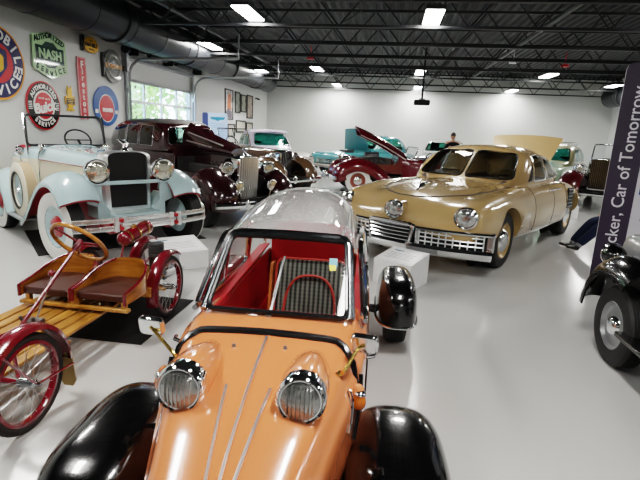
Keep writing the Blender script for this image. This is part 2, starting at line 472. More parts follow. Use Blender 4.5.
# sectional overhead door with a glazed band
dm = mat('door_panel', hexc('#d5d7d8'), .45, 0, 0, .02)
d = MB(); pz = [0, .5, 1.02, 1.22, 1.68, 2.14, 2.64, DZ]
d.box((XL - .08, (DY0 + DY1) / 2, .6), (.06, DY1 - DY0, 1.2)).box((XL - .08, (DY0 + DY1) / 2, 2.87), (.06, DY1 - DY0, .46))
for z in (1.2, 1.68, 2.16, 2.64): d.box((XL - .08, (DY0 + DY1) / 2, z), (.06, DY1 - DY0, .07))
for i in range(5): d.box((XL - .08, DY0 + (DY1 - DY0) * i / 4, 1.92), (.058, .07, 1.5))
d1 = struct('door_1', d, dm, bevel=.006)
g = MB().box((XL - .08, (DY0 + DY1) / 2, 1.92), (.008, DY1 - DY0, 1.42))
obj('window_pane', g, M['glass'], d1, sharp=None)
dt = MB()
for y in (DY0 - .05, DY1 + .05): dt.box((XL + .02, y, DZ / 2), (.05, .12, DZ))
dt.box((XL + .02, (DY0 + DY1) / 2, DZ + .05), (.05, DY1 - DY0 + .2, .1))
struct('trim_2', dt, mat('door_jamb', hexc('#8b8d90'), .4, .3), bevel=.004)
zt = mat('galvanised', hexc('#9b9ea1'), .35, .7, 0, .15, 12)
for k, y in enumerate((DY0 - .02, DY1 + .02)):
    b = MB(); x0 = XL + .1
    b.tube([(x0, y, .02), (x0, y, 2.65)] + [(x0 + .38 * (1 - math.cos(a)), y, 2.72 + .38 * math.sin(a)) for a in (.3, .7, 1.1, 1.5)] + [(x0 + 2.7, y, 3.17)], .032, 8)
    b.box((x0 + 2.68, y, 3.42), (.03, .03, .55)).box((x0 - .05, y, 1.4), (.08, .1, .1)).box((x0 - .05, y, 2.4), (.08, .1, .1))
    o = obj('door_track', b, zt)
    tag(o, 'galvanised overhead door track on the %s side of the glazed door' % ('near, sign-covered' if k == 0 else 'far, picture-hung'), 'door track')
b = MB()
for y in (12.1, 13.6): b.tube([(XL + .24, y - .45, 3.3), (XL + .24, y + .45, 3.3)], .07, 12)
b.tube([(XL + .24, DY0 + .05, 3.3), (XL + .24, DY1 + .1, 3.3)], .02, 8)
for y in (DY0 + .08, (DY0 + DY1) / 2, DY1 + .1): b.box((XL + .15, y, 3.3), (.29, .03, .22))
o = obj('door_spring_shaft', b, M['flat_black']); tag(o, 'black torsion spring shaft above the glazed overhead door', 'door spring')
b = MB().box((XL + .08, DY0 - .14, 3.07), (.14, .1, .55)); o = obj('door_opener', b, zt, bevel=.01)
o2 = obj('drive_wheel', MB().tube([(XL + .12, DY0 - .2, 3.3), (XL + .12, DY0 - .1, 3.3)], .1, 16), M['flat_black'], o)
tag(o, 'grey box door operator with black wheel beside the round grey sign', 'door opener')

# ------------------------------------------------------------------ outside, seen through the door glass
gm = mat('lawn', hexc('#6f8a3c'), .9, 0, 0, .4, 3.0)
o = obj('lawn', MB().box((-17, 14, -.12), (21, 40, .1)), gm, sharp=None); tag(o, 'green lawn outside the glazed door', 'lawn', kind='stuff')
fol = [mat('foliage_%d' % i, hexc(h), .8, 0, 0, .35, 4) for i, h in enumerate(('#b4cc78', '#c6d692', '#a2bf68', '#d4dfa4'))]
bark = mat('bark', hexc('#54483a'), .9, 0, 0, .3, 8)
tl = ['pale green leafy tree outside, behind the near panes of the door', 'yellow green leafy tree outside, behind the middle panes of the door', 'mid green leafy tree outside, behind the far panes of the door', 'light green tree farthest along outside the door']
for i, (x, y, h) in enumerate(((-13.0, 16.5, 5.2), (-14.5, 22.0, 5.6), (-15.5, 27.6, 6), (-13.0, 32.6, 6))):
    t = thing('tree', tl[i], 'tree', (x, y, -.07))
    b = MB(); rnd = random.Random(i)
    for k in range(700):
        u, w = rnd.uniform(0, 2 * PI), rnd.uniform(-1, 1); q = rnd.uniform(.35, 1) ; s = math.sqrt(1 - w * w) * q * 2.3
        c = Vector((s * math.cos(u), s * math.sin(u), h * .56 + w * q * h * .44)); a = rnd.uniform(.12, .3)
        e1 = Vector((rnd.uniform(-1, 1), rnd.uniform(-1, 1), rnd.uniform(-1, 1))).normalized() * a; e2 = e1.orthogonal().normalized() * a * .7
        b.add([c - e1, c + e2, c + e1, c - e2], [(0, 1, 2, 3)])
    obj('crown', b, fol[i], t, sharp=None)
    obj('trunk', MB().tube([(0, 0, 0), (.05, 0, h * .3), (0, .1, h * .7)], [.16, .12, .05], 8), bark, t)

# ------------------------------------------------------------------ ducts
ductm = mat('duct_paint', hexc('#2b2e33'), .38, .3, 0, .12, 3)
def duct(x, y0, y1, r, z):
    b = MB(); prof = []; y = y0
    while y < y1 - 1.3:
        prof += [(y, r), (y + 1.2, r), (y + 1.21, r * 1.02), (y + 1.25, r * 1.02), (y + 1.26, r)]; y += 1.3
    prof += [(y1, r), (y1, .001)]
    b.lathe([(y0, .001)] + prof, Matrix.Translation((x, 0, z)) @ Matrix.Rotation(R(90), 4, 'Z'), 28)
    return b
t = thing('air_duct', 'long dark grey spiral air duct under the ceiling above the wall signs', 'air duct', (0, 0, 0))
obj('duct_pipe', duct(-5.72, -5.8, 21.8, .42, 3.66), ductm, t)
for y in (6.0, 9.4, 12.8, 16.2, 19.6):
    obj('hanger_band', MB().tube([(-5.72 + .435 * math.cos(a * PI / 12), y, 3.66 + .435 * math.sin(a * PI / 12)) for a in range(24)], .022, 6, True), M['flat_black'], t)
for y in (8.2, 11.4, 15.2): obj('vent_grille', MB().box((-5.72 + .36, y, 3.66 + .2), (.12, .5, .16), Matrix.Rotation(R(-30), 4, 'Y')), M['flat_black'], t)
t = thing('air_duct', 'short dark air duct end in the far corner behind the tall banner', 'air duct', (0, 0, 0))
obj('duct_pipe', duct(9.1, 2, 22.4, .42, 3.55), ductm, t)
for y in (18, 21): obj('hanger_band', MB().tube([(9.1 + .435 * math.cos(a * PI / 12), y, 3.55 + .435 * math.sin(a * PI / 12)) for a in range(24)], .022, 6, True), M['flat_black'], t)

# ------------------------------------------------------------------ lights
lm = mat('lamp_diffuser', (1, 1, 1), .5, emit=(1, .985, .95), estr=14)
lh = mat('lamp_housing', hexc('#3b3d40'), .4)
lamp0 = None
names = {(-2.85, 9.3): 'bright white ceiling light nearest the camera, above the clear-domed car', (.58, 9.45): 'near bright square-looking ceiling light above the tan sedan front',
         (-5.05, 13.0): 'ceiling light beside the duct above the overhead door', (-5.1, 18.6): 'ceiling light beside the duct above the framed pictures', (-2.78, 17.3): 'ceiling light in the middle row above the dark red car',
         (-2.73, 23.0): 'farthest ceiling light near the back wall above the dark red bonnet', (.81, 17.5): 'ceiling light just above the hanging projector', (1.02, 23.1): 'ceiling light near the back wall behind the projector',
         (5.2, 23.2): 'farthest ceiling light above the raised tan lid', (5.0, 17.4): 'ceiling light over the pale green car', (8.1, 19.8): 'ceiling light beside the far corner duct by the banner'}
pos = list(names) + [(-2.85, 1.6), (.6, 1.6), (-5.0, 5.2), (5.0, 9.4), (5.0, 2.0), (8.6, 12.0), (8.6, 4.5), (2.5, -3.8)]
for i, (x, y) in enumerate(pos):
    lb = names.get((x, y), 'white ceiling light out of view behind the camera')
    if lamp0 is None:
        t = lamp0 = thing('ceiling_light', lb, 'ceiling light', (x, y, 0), 0, 'ceiling lights')
        obj('housing', MB().box((0, 0, 3.80), (.34, 1.16, .07)).box((0, 0, 3.86), (.1, .5, .06)).box((0, .35, 4.1), (.015, .015, .55)).box((0, -.35, 4.1), (.015, .015, .55)), lh, t, bevel=.004)
        obj('diffuser', MB().box((0, 0, 3.755), (.31, 1.1, .03)), lm, t, bevel=.006)
        la = bpy.data.lights.new('lamp', 'AREA'); la.shape = 'RECTANGLE'; la.size = .31; la.size_y = 1.1; la.energy = LAMP_W; la.color = (1, .975, .94)
        lo = bpy.data.objects.new('lamp_light', la); COL.objects.link(lo); lo.parent = t; lo.location = (0, 0, 3.73)
    else:
        t = copy_tree(lamp0); t.location = (x, y, 0); t['label'] = lb
# alarm strobes, detector
for x, y, h, lb, nm in ((-2.95, 16.9, '#c02530', 'small red alarm bell under the roof, above the dark red car', 'alarm_bell'), (5.4, 17.2, '#c02530', 'small red alarm bell under the roof near the banner', 'alarm_bell'), (3.67, 16.7, '#d8d8d8', 'small white smoke detector under the roof deck', 'smoke_detector')):
    t = obj(nm, MB().tube([(x, y, 4.02), (x, y, 4.08), (x, y, 4.12)], [.13, .13, .06], 16).tube([(x, y, 4.12), (x, y, 4.46)], .015, 6), mat(nm + '_paint', hexc(h), .4)); tag(t, lb, 'alarm' if 'alarm' in nm else 'detector')
# projector
t = thing('projector', 'black projector hanging on a pole from the ceiling before the back wall', 'projector', (.88, 16.2, 0))
obj('body', MB().box((0, 0, 2.68), (.5, .4, .16)), M['flat_black'], t, bevel=.03)
obj('pole', MB().tube([(0, 0, 2.75), (0, 0, 4.46)], .03, 8).box((0, 0, 2.79), (.2, .2, .03)), M['flat_black'], t)
obj('lens', MB().tube([(-.1, -.18, 2.68), (-.1, -.24, 2.68)], .05, 14), M['glass'], t)
o = obj('security_camera', MB().box((XL + .05, 21.9, 2.95), (.1, .06, .06)).tube([(XL + .1, 21.9, 2.94), (XL + .22, 21.85, 2.9)], .04, 10), M['flat_black'], bevel=.008); tag(o, 'small black camera on the wall beyond the framed pictures', 'camera')

# ------------------------------------------------------------------ world
w = bpy.data.worlds.new('World'); SC.world = w; w.use_nodes = True
bg = w.node_tree.nodes['Background']
sk = w.node_tree.nodes.new('ShaderNodeTexSky'); sk.sky_type = 'HOSEK_WILKIE'; sk.turbidity = 4; sk.sun_direction = (.5, .3, .8)
w.node_tree.links.new(sk.outputs[0], bg.inputs['Color']); bg.inputs['Strength'].default_value = 42.0
SC.view_settings.view_transform = VIEW; SC.view_settings.look = LOOK; SC.view_settings.exposure = EXPO
SC.cycles.max_bounces = 10; SC.cycles.transparent_max_bounces = 16
# ------------------------------------------------------------------ orange microcar, front axle centre at local origin, rear towards +y
t = thing('microcar', 'orange microcar with black mudguards and clear plastic dome, nearest the camera', 'car', (-.472, 1.75, 0), R(2.6))
ORG = paint('orange_paint', '#d98256', .16)
RED = mat('red_trim', hexc('#a01018'), .55, 0, 0, .12, 12)
def sec(w, zt, zsh, zb=.2, wt=.8, drop=.012):
    """flank low, flank, shoulder, roof edge, top"""
    return [(0, zb), (w * .72, zb + .005), (w * .97, zb + .10), (w, (zb + zsh) / 2 + .08), (w * .985, zsh - .045), (w * .93, zsh - .008), (w * wt, zt - (zt - zsh) * .35), (w * wt * .5, zt - drop * .5), (0, zt)]
body = MB().loft([
    (-.83, sec(.10, .34, .31, .24)), (-.80, sec(.16, .42, .37, .23)), (-.72, sec(.225, .515, .44, .21)), (-.55, sec(.275, .605, .51, .2)), (-.35, sec(.325, .682, .58, .2)), (-.12, sec(.385, .738, .645, .2)),
    (.12, sec(.432, .778, .70, .2)), (.33, sec(.452, .803, .735, .2)), (.6, sec(.462, .762, .715, .2)), (1.2, sec(.466, .735, .69, .2)), (1.7, sec(.463, .73, .68, .2)), (2.1, sec(.44, .72, .66, .22)), (2.4, sec(.39, .64, .57, .26)), (2.62, sec(.30, .47, .42, .3))], 5, 4)
bv = body.bvh()
cockpit = MB().prism([(-.36, .40), (.36, .40), (.375, .5), (.37, 1.85), (.3, 2.02), (-.3, 2.02), (-.37, 1.85), (-.375, .5)], .32, 1.2, 'z')
shell = boole(body, cockpit)
bo = obj('body', shell, ORG, t, sharp=35)
# lining of the cockpit: floor, side walls, front and rear bulkheads
lin = MB()
for s in (-1, 1): lin.box((s * .362, 1.18, .52), (.012, 1.5, .40)).box((s * .398, 1.20, .738), (.084, 1.38, .016), Matrix.Rotation(R(1.2), 4, 'X') @ Matrix.Rotation(R(s * 12), 4, 'Y'))
lin.box((0, 1.2, .335), (.72, 1.55, .012)).box((0, .412, .56), (.70, .012, .46)).box((0, 1.95, .60), (.62, .012, .36))
obj('lining', lin, RED, t, bevel=.004)
# rear parcel shelf and red back panel
shelf = MB().prism(rrect(-.33, .36, .33, .96, .12, 6), 1.84, 1.87, 'y')
obj('rear_panel', shelf, RED, t)
# seat : grey striped cloth with red piping
def plaid():
    m = mat('plaid_cloth', hexc('#5c5f5a'), .9, 0, 0, .1, 30)
    nt = m.node_tree; b = nt.nodes['Principled BSDF']; tc = nt.nodes.new('ShaderNodeTexCoord')
    wv = nt.nodes.new('ShaderNodeTexWave'); wv.bands_direction = 'X'; wv.inputs['Scale'].default_value = 10; wv.inputs['Distortion'].default_value = .4
    w2 = nt.nodes.new('ShaderNodeTexWave'); w2.bands_direction = 'Z'; w2.inputs['Scale'].default_value = 13
    ml = nt.nodes.new('ShaderNodeMath'); ml.operation = 'MULTIPLY_ADD'; ml.inputs[1].default_value = .25
    cr = nt.nodes.new('ShaderNodeValToRGB'); cr.color_ramp.elements[0].color = hexc('#3c3e3a') + (1,); cr.color_ramp.elements[1].color = hexc('#868880') + (1,); cr.color_ramp.elements[0].position = .25; cr.color_ramp.elements[1].position = .95
    nt.links.new(tc.outputs['Object'], wv.inputs[0]); nt.links.new(tc.outputs['Object'], w2.inputs[0])
    nt.links.new(w2.outputs['Fac'], ml.inputs[0]); nt.links.new(wv.outputs['Fac'], ml.inputs[2]); nt.links.new(ml.outputs[0], cr.inputs[0]); nt.links.new(cr.outputs[0], b.inputs['Base Color'])
    return m
PL = plaid()
tilt = Matrix.Translation((.07, 1.12, .39)) @ Matrix.Rotation(R(-16), 4, 'X')
def bucket(w, h, d, y0):
    return MB().prism(rpoly([(-w, 0), (w, 0), (w * .98, h), (-w * .98, h)], .07, 6), y0, y0 + d, 'y')
st = obj('seat', bucket(.24, .46, .10, 0).xf(tilt).box((.07, .93, .39), (.47, .42, .13)), PL, t, bevel=.03)
pp = [(x, -.012, z) for x, z in rpoly([(-.24, 0), (.24, 0), (.235, .46), (-.235, .46)], .07, 6)]
arc = [(-.17, -.02, .0), (-.165, -.02, .18), (-.13, -.02, .29), (-.06, -.02, .345), (.06, -.02, .345), (.13, -.02, .29), (.165, -.02, .18), (.17, -.02, 0)]
pm = mat('piping', hexc('#c0453a'), .5)
obj('piping', MB().tube(pp, .008, 6, True).tube(arc, .009, 6, smooth=4).xf(tilt), pm, st)
obj('seat_side', MB().prism(rpoly([(-.02, 0), (.10, 0), (.10, .44), (-.02, .42)], .03), -.28, -.262, 'x').xf(tilt), mat('tan_edge', hexc('#b5652f'), .6), st)
# windscreen
y0, z0, y1, z1 = .335, .80, .685, 1.105
ws = [(-.352, y0, z0), (0, y0 - .03, z0 + .004), (.352, y0, z0), (.318, y1, z1), (0, y1 - .03, z1 + .012), (-.318, y1, z1)]
def bil(u, v, o=0.0):
    w = .352 + (.318 - .352) * v; x = w * u; bow = -.03 * (1 - u * u)
    n = Vector((0, -(z1 - z0), y1 - y0)).normalized()
    return (x + n.x * o, y0 + (y1 - y0) * v + bow + n.y * o, z0 + (z1 - z0) * v + .012 * (1 - u * u) + n.z * o)
N = 10
def border(a):
    q = rrect(-1 + a, 0 + a, 1 - a, 1 - a, .09, 4); return q
fr = MB().tube([bil(u, v) for u, v in [(-1 + .1 * 0 + i / 8 * 2, 0) for i in range(9)]], .017, 8)
ring = []
for u, v in rrect(-1, 0, 1, 1, .1, 3):
    ring.append((u, v))
dense = []
for i in range(len(ring)):
    a, b = ring[i], ring[(i + 1) % len(ring)]
    k = max(1, int(math.hypot(b[0] - a[0], b[1] - a[1]) / .15))
    dense += [(a[0] + (b[0] - a[0]) * j / k, a[1] + (b[1] - a[1]) * j / k) for j in range(k)]
obj('windscreen_seal', MB().tube([bil(u * .985, v * .97 + .01, .003) for u, v in dense], .0145, 8, True), M['trim_rubber'], t)
fo = obj('windscreen_frame', MB().tube([bil(u * 1.03, v) for u, v in [(-1, .0), (-1, .5), (-.99, .93), (-.93, 1.02)]] + [bil(i / 6 - 1, 1.04) for i in range(1, 12)] + [bil(u * 1.03, v) for u, v in [(.93, 1.02), (.99, .93), (1, .5), (1, .0)]], .019, 8), M['dark_chrome'], t)
pane = MB(); pv = [bil(-1 + 2 * i / 10, j / 4) for j in range(5) for i in range(11)]
pane.add(pv, [(j * 11 + i, j * 11 + i + 1, j * 11 + i + 12, j * 11 + i + 11) for j in range(4) for i in range(10)])
obj('windscreen', pane, M['glass'], t)
stk = obj('sticker', MB().add([bil(u, v, .004) for u, v in ((.70, .62), (.82, .62), (.83, .74), (.70, .74))], [(0, 1, 2, 3)]), mat('sticker_blue', hexc('#6fa8b8'), .5), t, label='small blue and yellow windscreen sticker', sharp=None)
obj('sticker_band', MB().add([bil(u, v, .006) for u, v in ((.71, .57), (.81, .58), (.80, .65), (.70, .65))], [(0, 1, 2, 3)]), mat('sticker_yellow', hexc('#d8c93c'), .5), stk, sharp=None)
wp = obj('wiper', MB().tube([(-.03, .30, .80), (-.022, .34, .838), bil(-.02, .50, .022)], [.011, .008, .005], 6).tube([(-.03, .30, .785), (-.03, .295, .812)], .016, 10), M['steel'], t)
obj('wiper_blade', MB().tube([bil(-.06, .2, .014), bil(-.03, .45, .014), bil(.0, .70, .014)], .006, 6), M['steel'], wp)
# dome: clear plastic canopy
def arch(w, zt, zb, n=18, e=.75):
    return [(w * spow(math.cos(PI * i / n), e), zb + (zt - zb) * spow(math.sin(PI * i / n), e)) for i in range(n + 1)]
dst = [(.69, .325, 1.115, 1.07, 1), (.80, .36, 1.155, 1.045, .95), (1.0, .375, 1.18, 1.02, .85), (1.3, .38, 1.212, .99, .8), (1.65, .38, 1.225, .93, .78), (1.98, .37, 1.195, .82, .78), (2.25, .35, 1.11, .73, .8), (2.42, .31, .985, .72, .85), (2.5, .26, .82, .70, .9)]
rg = [[(x - .03 * min(1, (y - .69) / .4), y, z) for x, z in arch(w, zt, zb, 20, e)] for y, w, zt, zb, e in [(a, b * 1.01, c + .03, d, f) for a, b, c, d, f in dst]]
fl = crom([tuple(c for p in r_ for c in p) for r_ in rg], 3)
dv = []; df = []
for i, q in enumerate(fl):
    m_ = len(q) // 3; dv += [q[3 * j:3 * j + 3] for j in range(m_)]
    if i: df += [((i - 1) * m_ + j, (i - 1) * m_ + j + 1, i * m_ + j + 1, i * m_ + j) for j in range(m_ - 1)]
dome = MB().add(dv, df)
do = obj('dome', dome, M['dome_glass'], t)
obj('dome_seam', MB().tube([dv[i * m_ + (m_ // 2) - 6] for i in range(2, len(fl))], .004, 5).tube([dv[i * m_ + (m_ // 2) + 6] for i in range(2, len(fl))], .004, 5), M['dome_glass'], do)
# side windows with bright frames
for s in (-1, 1):
    ol = rpoly([(.40, .775), (.74, 1.085), (1.36, 1.06), (1.44, .735)], .08, 5)
    P3 = lambda p: (s * (.425 - (p[1] - .79) * .14), p[0], p[1])
    so = obj('side_window_frame', MB().tube([P3(p) for p in ol], .017, 8, True).tube([P3((.9, .75)), P3((.9, 1.08))], .009, 6), M['chrome'], t)
    obj('side_glass', MB().add([P3(p) for p in ol], [tuple(range(len(ol)))]), M['glass'], so, sharp=None)
    so2 = obj('rear_quarter_frame', MB().tube([P3(p) for p in rpoly([(1.48, .735), (1.44, 1.04), (1.80, .98), (2.1, .715)], .06, 5)], .012, 8, True), M['chrome'], t)
    obj('rail', MB().tube([(s * .432, y, z) for y, z in ((.4, .775), (.7, .75), (1.0, .738), (1.6, .725), (2.1, .70))], .014, 8), M['dark_chrome'], t)
# black strip around the bonnet lid
sp = []
for u in range(-12, 13):
    f = u / 12; a = abs(f)
    x = f * .415; y = .165 - .012 * (1 - a * a) - (0 if a < .72 else (a - .72) ** 1.6 * 1.1)
    sp.append((x, y, 1.2))
sp = [(-.445, -.02, 1.2)] * 0 + sp
b = drape(bv, sp, (0, 0, -1), .019, 8, .004)
for s in (-1, 1):
    side = [(s * 1, .095 - .16 * i / 6 + .02, .705 - .045 * i) for i in range(1, 7)]
    b.join(drape(bv, side, (-s, 0, 0), .014, 8, .003))
obj('bonnet_seal', b, M['trim_rubber'], t)
# bright strips on the nose
tr = MB()
for pts in ([(0, .12, 1), (0, -.3, 1), (0, -.62, 1), (0, -.79, 1)], [(-.085, -.2, 1), (-.06, -.42, 1), (-.03, -.68, 1)], [(.085, -.2, 1), (.06, -.42, 1), (.03, -.68, 1)]):
    tr.join(drape(bv, pts, (0, 0, -1), .0062, 6, .004, 8))
obj('nose_trim', tr, M['bright_trim'], t)
for x, y in ((-.125, .04), (.095, .055)):
    h = bv.ray_cast(Vector((x, y, 2)), Vector((0, 0, -1)))[0]
    obj('bonnet_catch', MB().tube([tuple(h), (h.x, h.y, h.z + .012)], [.010, .006], 10), M['steel'], t)
for s in (-1, 1):
    b = MB()
    for dx in (0, .022): b.join(drape(bv, [(s * 1, -.06 + dx, .66), (s * 1, -.13 + dx * 1.3, .52)], (-s, 0, 0), .005, 6, .004, 6))
    obj('flank_flash', b, M['chrome'], t)
b = MB()
for s in (-1, 1): b.join(drape(bv, [(s, .30, .72), (s, .34, .45), (s, .34, .25)], (-s, 0, 0), .004, 5, .001, 6)).join(drape(bv, [(s, .4, .70), (s, 1.2, .69), (s, 2.1, .62)], (-s, 0, 0), .004, 5, .001, 6))
obj('body_seam', b, M['dark'], t)
# headlamps in orange pods
for s in (-1, 1):
    c = Vector((s * .222 - .010, -.275, .742)); aim = Matrix.Translation(c) @ Matrix.Rotation(R(-7), 4, 'X') @ Matrix.Rotation(R(-90), 4, 'Z')
    pod = obj('headlight_pod', MB().lathe([(-.46, .004), (-.42, .04), (-.33, .072), (-.22, .09), (-.1, .096), (-.03, .092), (-.005, .087), (0, .07)], aim, 28), ORG, t)
    obj('headlight_rim', MB().lathe([(-.05, .088), (-.045, .0925), (.0, .0935), (.022, .090), (.03, .082), (.024, .076)], aim, 32, ), M['chrome'], pod)
    b = MB().lathe([(.018, .079), (.034, .06), (.042, .03), (.044, .001)], aim, 32)
    lo_ = obj('headlight_lens', b, M['ribbed_lens'], pod)
    fl_ = MB()
    for i in range(-4, 5): fl_.join(MB().tube([(x, i * .0155, z) for x, z in [(.0435 - (k * k + i * i) * .00045, k * .0155) for k in range(-4, 5)] if abs(z) < math.sqrt(max(0, .074 ** 2 - (i * .0155) ** 2))], .0035, 5)) if abs(i) < 4 else None
    obj('lens_ribs', fl_.xf(aim), M['ribbed_lens'], lo_)
# mirrors on brass stalks
for s in (-1, 1):
    base = Vector((s * .333, -.03, .74)); h = bv.ray_cast(Vector((base.x, base.y, 2)), Vector((0, 0, -1)))[0]
    head = Vector((s * .465 - .035, .07, .815)) 
    mo = obj('mirror_stalk', MB().tube([tuple(h - Vector((0, 0, .01))), tuple(h + Vector((s * .03, -.01, .035))), tuple(head + Vector((-s * .03, -.03, -.02))), tuple(head + Vector((0, -.02, 0)))], .0075, 8, smooth=5).tube([tuple(h), tuple(h + Vector((0, 0, .006)))], .018, 12), M['brass'], t)
    mm = Matrix.Translation(head) @ Matrix.Rotation(R(-8), 4, 'Z') @ Matrix.Rotation(R(12), 4, 'X')
    ms = obj('mirror_shell', MB().prism(rrect(-.058, -.043, .058, .043, .022, 4), -.02, .012, 'y').xf(mm), M['chrome'], mo, bevel=.008)
    obj('mirror_glass', MB().prism(rrect(-.05, -.036, .05, .036, .018, 4), .0125, .015, 'y').xf(mm), M['chrome'], ms)
# indicators
AMB = mat('amber_lens', hexc('#d9701c'), .15, 0, 1, .1, 20)
for s in (-1, 1):
    h = bv.ray_cast(Vector((s, -.01, .62)), Vector((-s, 0, 0)))[0]
    io = obj('indicator', MB().ell((h.x + s * .012, -.01, .62), (.03, .028, .05), 14, 8), ORG, t)
    obj('indicator_lens', MB().ell((h.x + s * .018, -.028, .60), (.03, .03, .036), 14, 8), AMB, io)
    obj('indicator_cap', MB().ell((h.x + s * .02, -.026, .635), (.026, .026, .014), 14, 6), M['chrome'], io)
    dh = bv.ray_cast(Vector((s, .28, .50)), Vector((-s, 0, 0)))[0]
    obj('door_handle', MB().tube([(dh.x, .25, .66), (dh.x + s * .03, .255, .665), (dh.x + s * .04, .30, .66)], .009, 8), M['chrome'], t)
# mudguards
for s in (-1, 1):
    mg = MB().ell((s * .597, -.06, .20), (.226, .43, .258), 40, 16, None, .66, -.05, 1.0)
    fo = obj('front_mudguard', mg, M['black'], t)
    ry = .40
    obj('chrome_edge', MB().tube([(s * .597 + .228 * spow(math.cos(a), .66), -.06 + .432 * spow(math.sin(a), .66), .192) for a in [2 * PI * i / 40 for i in range(40)]], .009, 6, True), M['chrome'], fo)
    mg = MB().ell((s * .695, 1.95, .27), (.162, .42, .312), 32, 12, None, .62, .0, 1.0)
    ro = obj('rear_mudguard', mg, M['black'], t)
    obj('chrome_edge', MB().tube([(s * .695 + .164 * spow(math.cos(a), .62), 1.95 + .423 * spow(math.sin(a), .62), .268) for a in [2 * PI * i / 40 for i in range(40)]], .010, 6, True), M['chrome'], ro)
    wheel_parts(t, (s * .60, -.05, .205), .205, .12, s, 'disc', M['steel'], M['chrome'])
    wheel_parts(t, (s * .70, 1.93, .225), .225, .16, s, 'disc', M['steel'], M['chrome'])
    obj('axle_arm', MB().tube([(s * .3, 0, .28), (s * .55, 0, .23)], .03, 8), M['flat_black'], t)
    obj('axle_arm', MB().tube([(s * .3, 1.96, .28), (s * .62, 1.96, .23)], .035, 8), M['flat_black'], t)
# ------------------------------------------------------------------ tan streamlined sedan (three headlamps), faces the camera
TAN = paint('tan_paint', '#b89c6e', .25)
t = thing('streamlined_sedan', 'tan three-headlight sedan with chrome grille bumper and rear lid raised', 'car', (.69, 6.83, 0), R(-31.7))
t.scale = (1.135, 1.0, 1.03)
def S(y, zr, w, zw, xf, zf, xv, zv, zs, zh, xs=.36, wr=None):
    """rocker z, widest w at zw, fender crown (xf,zf), valley (xv,zv), bonnet shoulder (xs,zs), bonnet top zh"""
    wr = wr or w * .95
    return (y, [(0, zr), (wr * .8, zr), (wr, zr + .03), (w, zw), ((w + xf) / 2 + .035, (zw + zf) / 2 + .06), (xf, zf), (xv, zv), (xs, zs), (xs * .5, zh - .012), (0, zh)])
st_ = [
    S(-1.04, .50, .50, .56, .40, .63, .30, .645, .655, .665, .16),
    S(-.99, .46, .78, .57, .66, .72, .42, .725, .745, .76, .24),
    S(-.87, .42, .89, .59, .76, .83, .50, .82, .84, .855, .32),
    S(-.70, .40, .93, .61, .78, .885, .54, .87, .89, .91, .37),
    S(-.45, .38, .955, .62, .76, .925, .56, .90, .925, .945, .40),
    S(0.0, .36, .965, .64, .76, .96, .60, .93, .965, .99, .42),
    S(.5, .34, .96, .65, .74, .96, .62, .945, .99, 1.02, .44),
    S(1.0, .30, .94, .62, .76, .96, .64, .96, 1.01, 1.04, .46),
    S(1.5, .29, .95, .60, .80, .965, .68, .975, 1.015, 1.03, .48),
    S(2.3, .29, .96, .60, .82, .96, .70, .975, 1.0, 1.01, .48),
    S(2.75, .31, .975, .62, .84, .95, .70, .96, .98, .99, .46),
    S(3.2, .36, .985, .63, .82, .92, .64, .92, .95, .97, .44),
    S(3.7, .38, .97, .62, .76, .84, .58, .85, .90, .93, .40),
    S(4.15, .40, .88, .58, .66, .72, .50, .74, .80, .83, .34),
    S(4.5, .44, .70, .55, .52, .60, .40, .62, .66, .69, .26),
    S(4.62, .48, .45, .53, .34, .55, .26, .56, .58, .59, .16)]
low = MB().loft(st_, 5, 3)
for s in (-1, 1):
    low = boole(low, MB().prism(circ(0, .36, .43, 28), s * .62, s * 1.2, 'x'))
    low = boole(low, MB().prism(circ(3.25, .34, .42, 28), s * .62, s * 1.2, 'x'))
low = boole(low, MB().prism(rrect(-.66, 1.35, .66, 2.62, .15), .45, 1.3, 'z'))
lbv = low.bvh()
b_ = obj('body', low, TAN, t, sharp=32)
wl_ = MB()
for s in (-1, 1):
    for y in (0, 3.25): 
        o = obj('wheel_well', MB().prism(circ(y, .36, .43, 24), s * .60, s * .63, 'x'), M['dark'], t)
# roof with window openings
def G(y, w, zt, wt, zb=.95): return (y, [(0, zb), (w * .9, zb), (w, zb + .03), (w * .985, zb + (zt - zb) * .35), (wt + (w - wt) * .35, zb + (zt - zb) * .72), (wt * .8, zt - .05), (wt * .4, zt - .012), (0, zt)])
rf = [G(.76, .64, 1.02, .58), G(.88, .75, 1.11, .65), G(1.07, .82, 1.28, .69), G(1.29, .83, 1.435, .67), G(1.55, .83, 1.505, .64), G(2.0, .83, 1.525, .62), G(2.4, .81, 1.51, .58), G(2.8, .78, 1.43, .54), G(3.1, .70, 1.30, .48), G(3.4, .58, 1.12, .40), G(3.6, .45, .98, .3)]
roof = MB().loft(rf, 5, 3)
def inner(d): return MB().loft([(y + (d if i == 0 else -d if i == len(rf) - 1 else 0), [(max(0, x - d), z - (d if z > .97 else .3)) if x > 0 else (0, z - (d if z > .97 else .3)) for x, z in h]) for i, (y, h) in enumerate(rf)], 5, 3)
sheet = boole(roof, inner(.03))
cut = []
wsL = rpoly([(.025, 1.05), (.70, 1.06), (.585, 1.405), (.025, 1.435)], .07); wsR = [(-x, z) for x, z in reversed(wsL)]
cut.append(('windscreen_pane', MB().prism(wsL, .6, 1.7, 'y'))); cut.append(('windscreen_pane', MB().prism(wsR, .6, 1.7, 'y')))
sideF = rpoly([(1.34, 1.03), (1.96, 1.03), (1.96, 1.40), (1.60, 1.38)], .06); sideR = rpoly([(2.06, 1.03), (2.70, 1.03), (2.52, 1.32), (2.06, 1.395)], .08)
vent = rpoly([(1.10, 1.03), (1.29, 1.03), (1.50, 1.33)], .03)
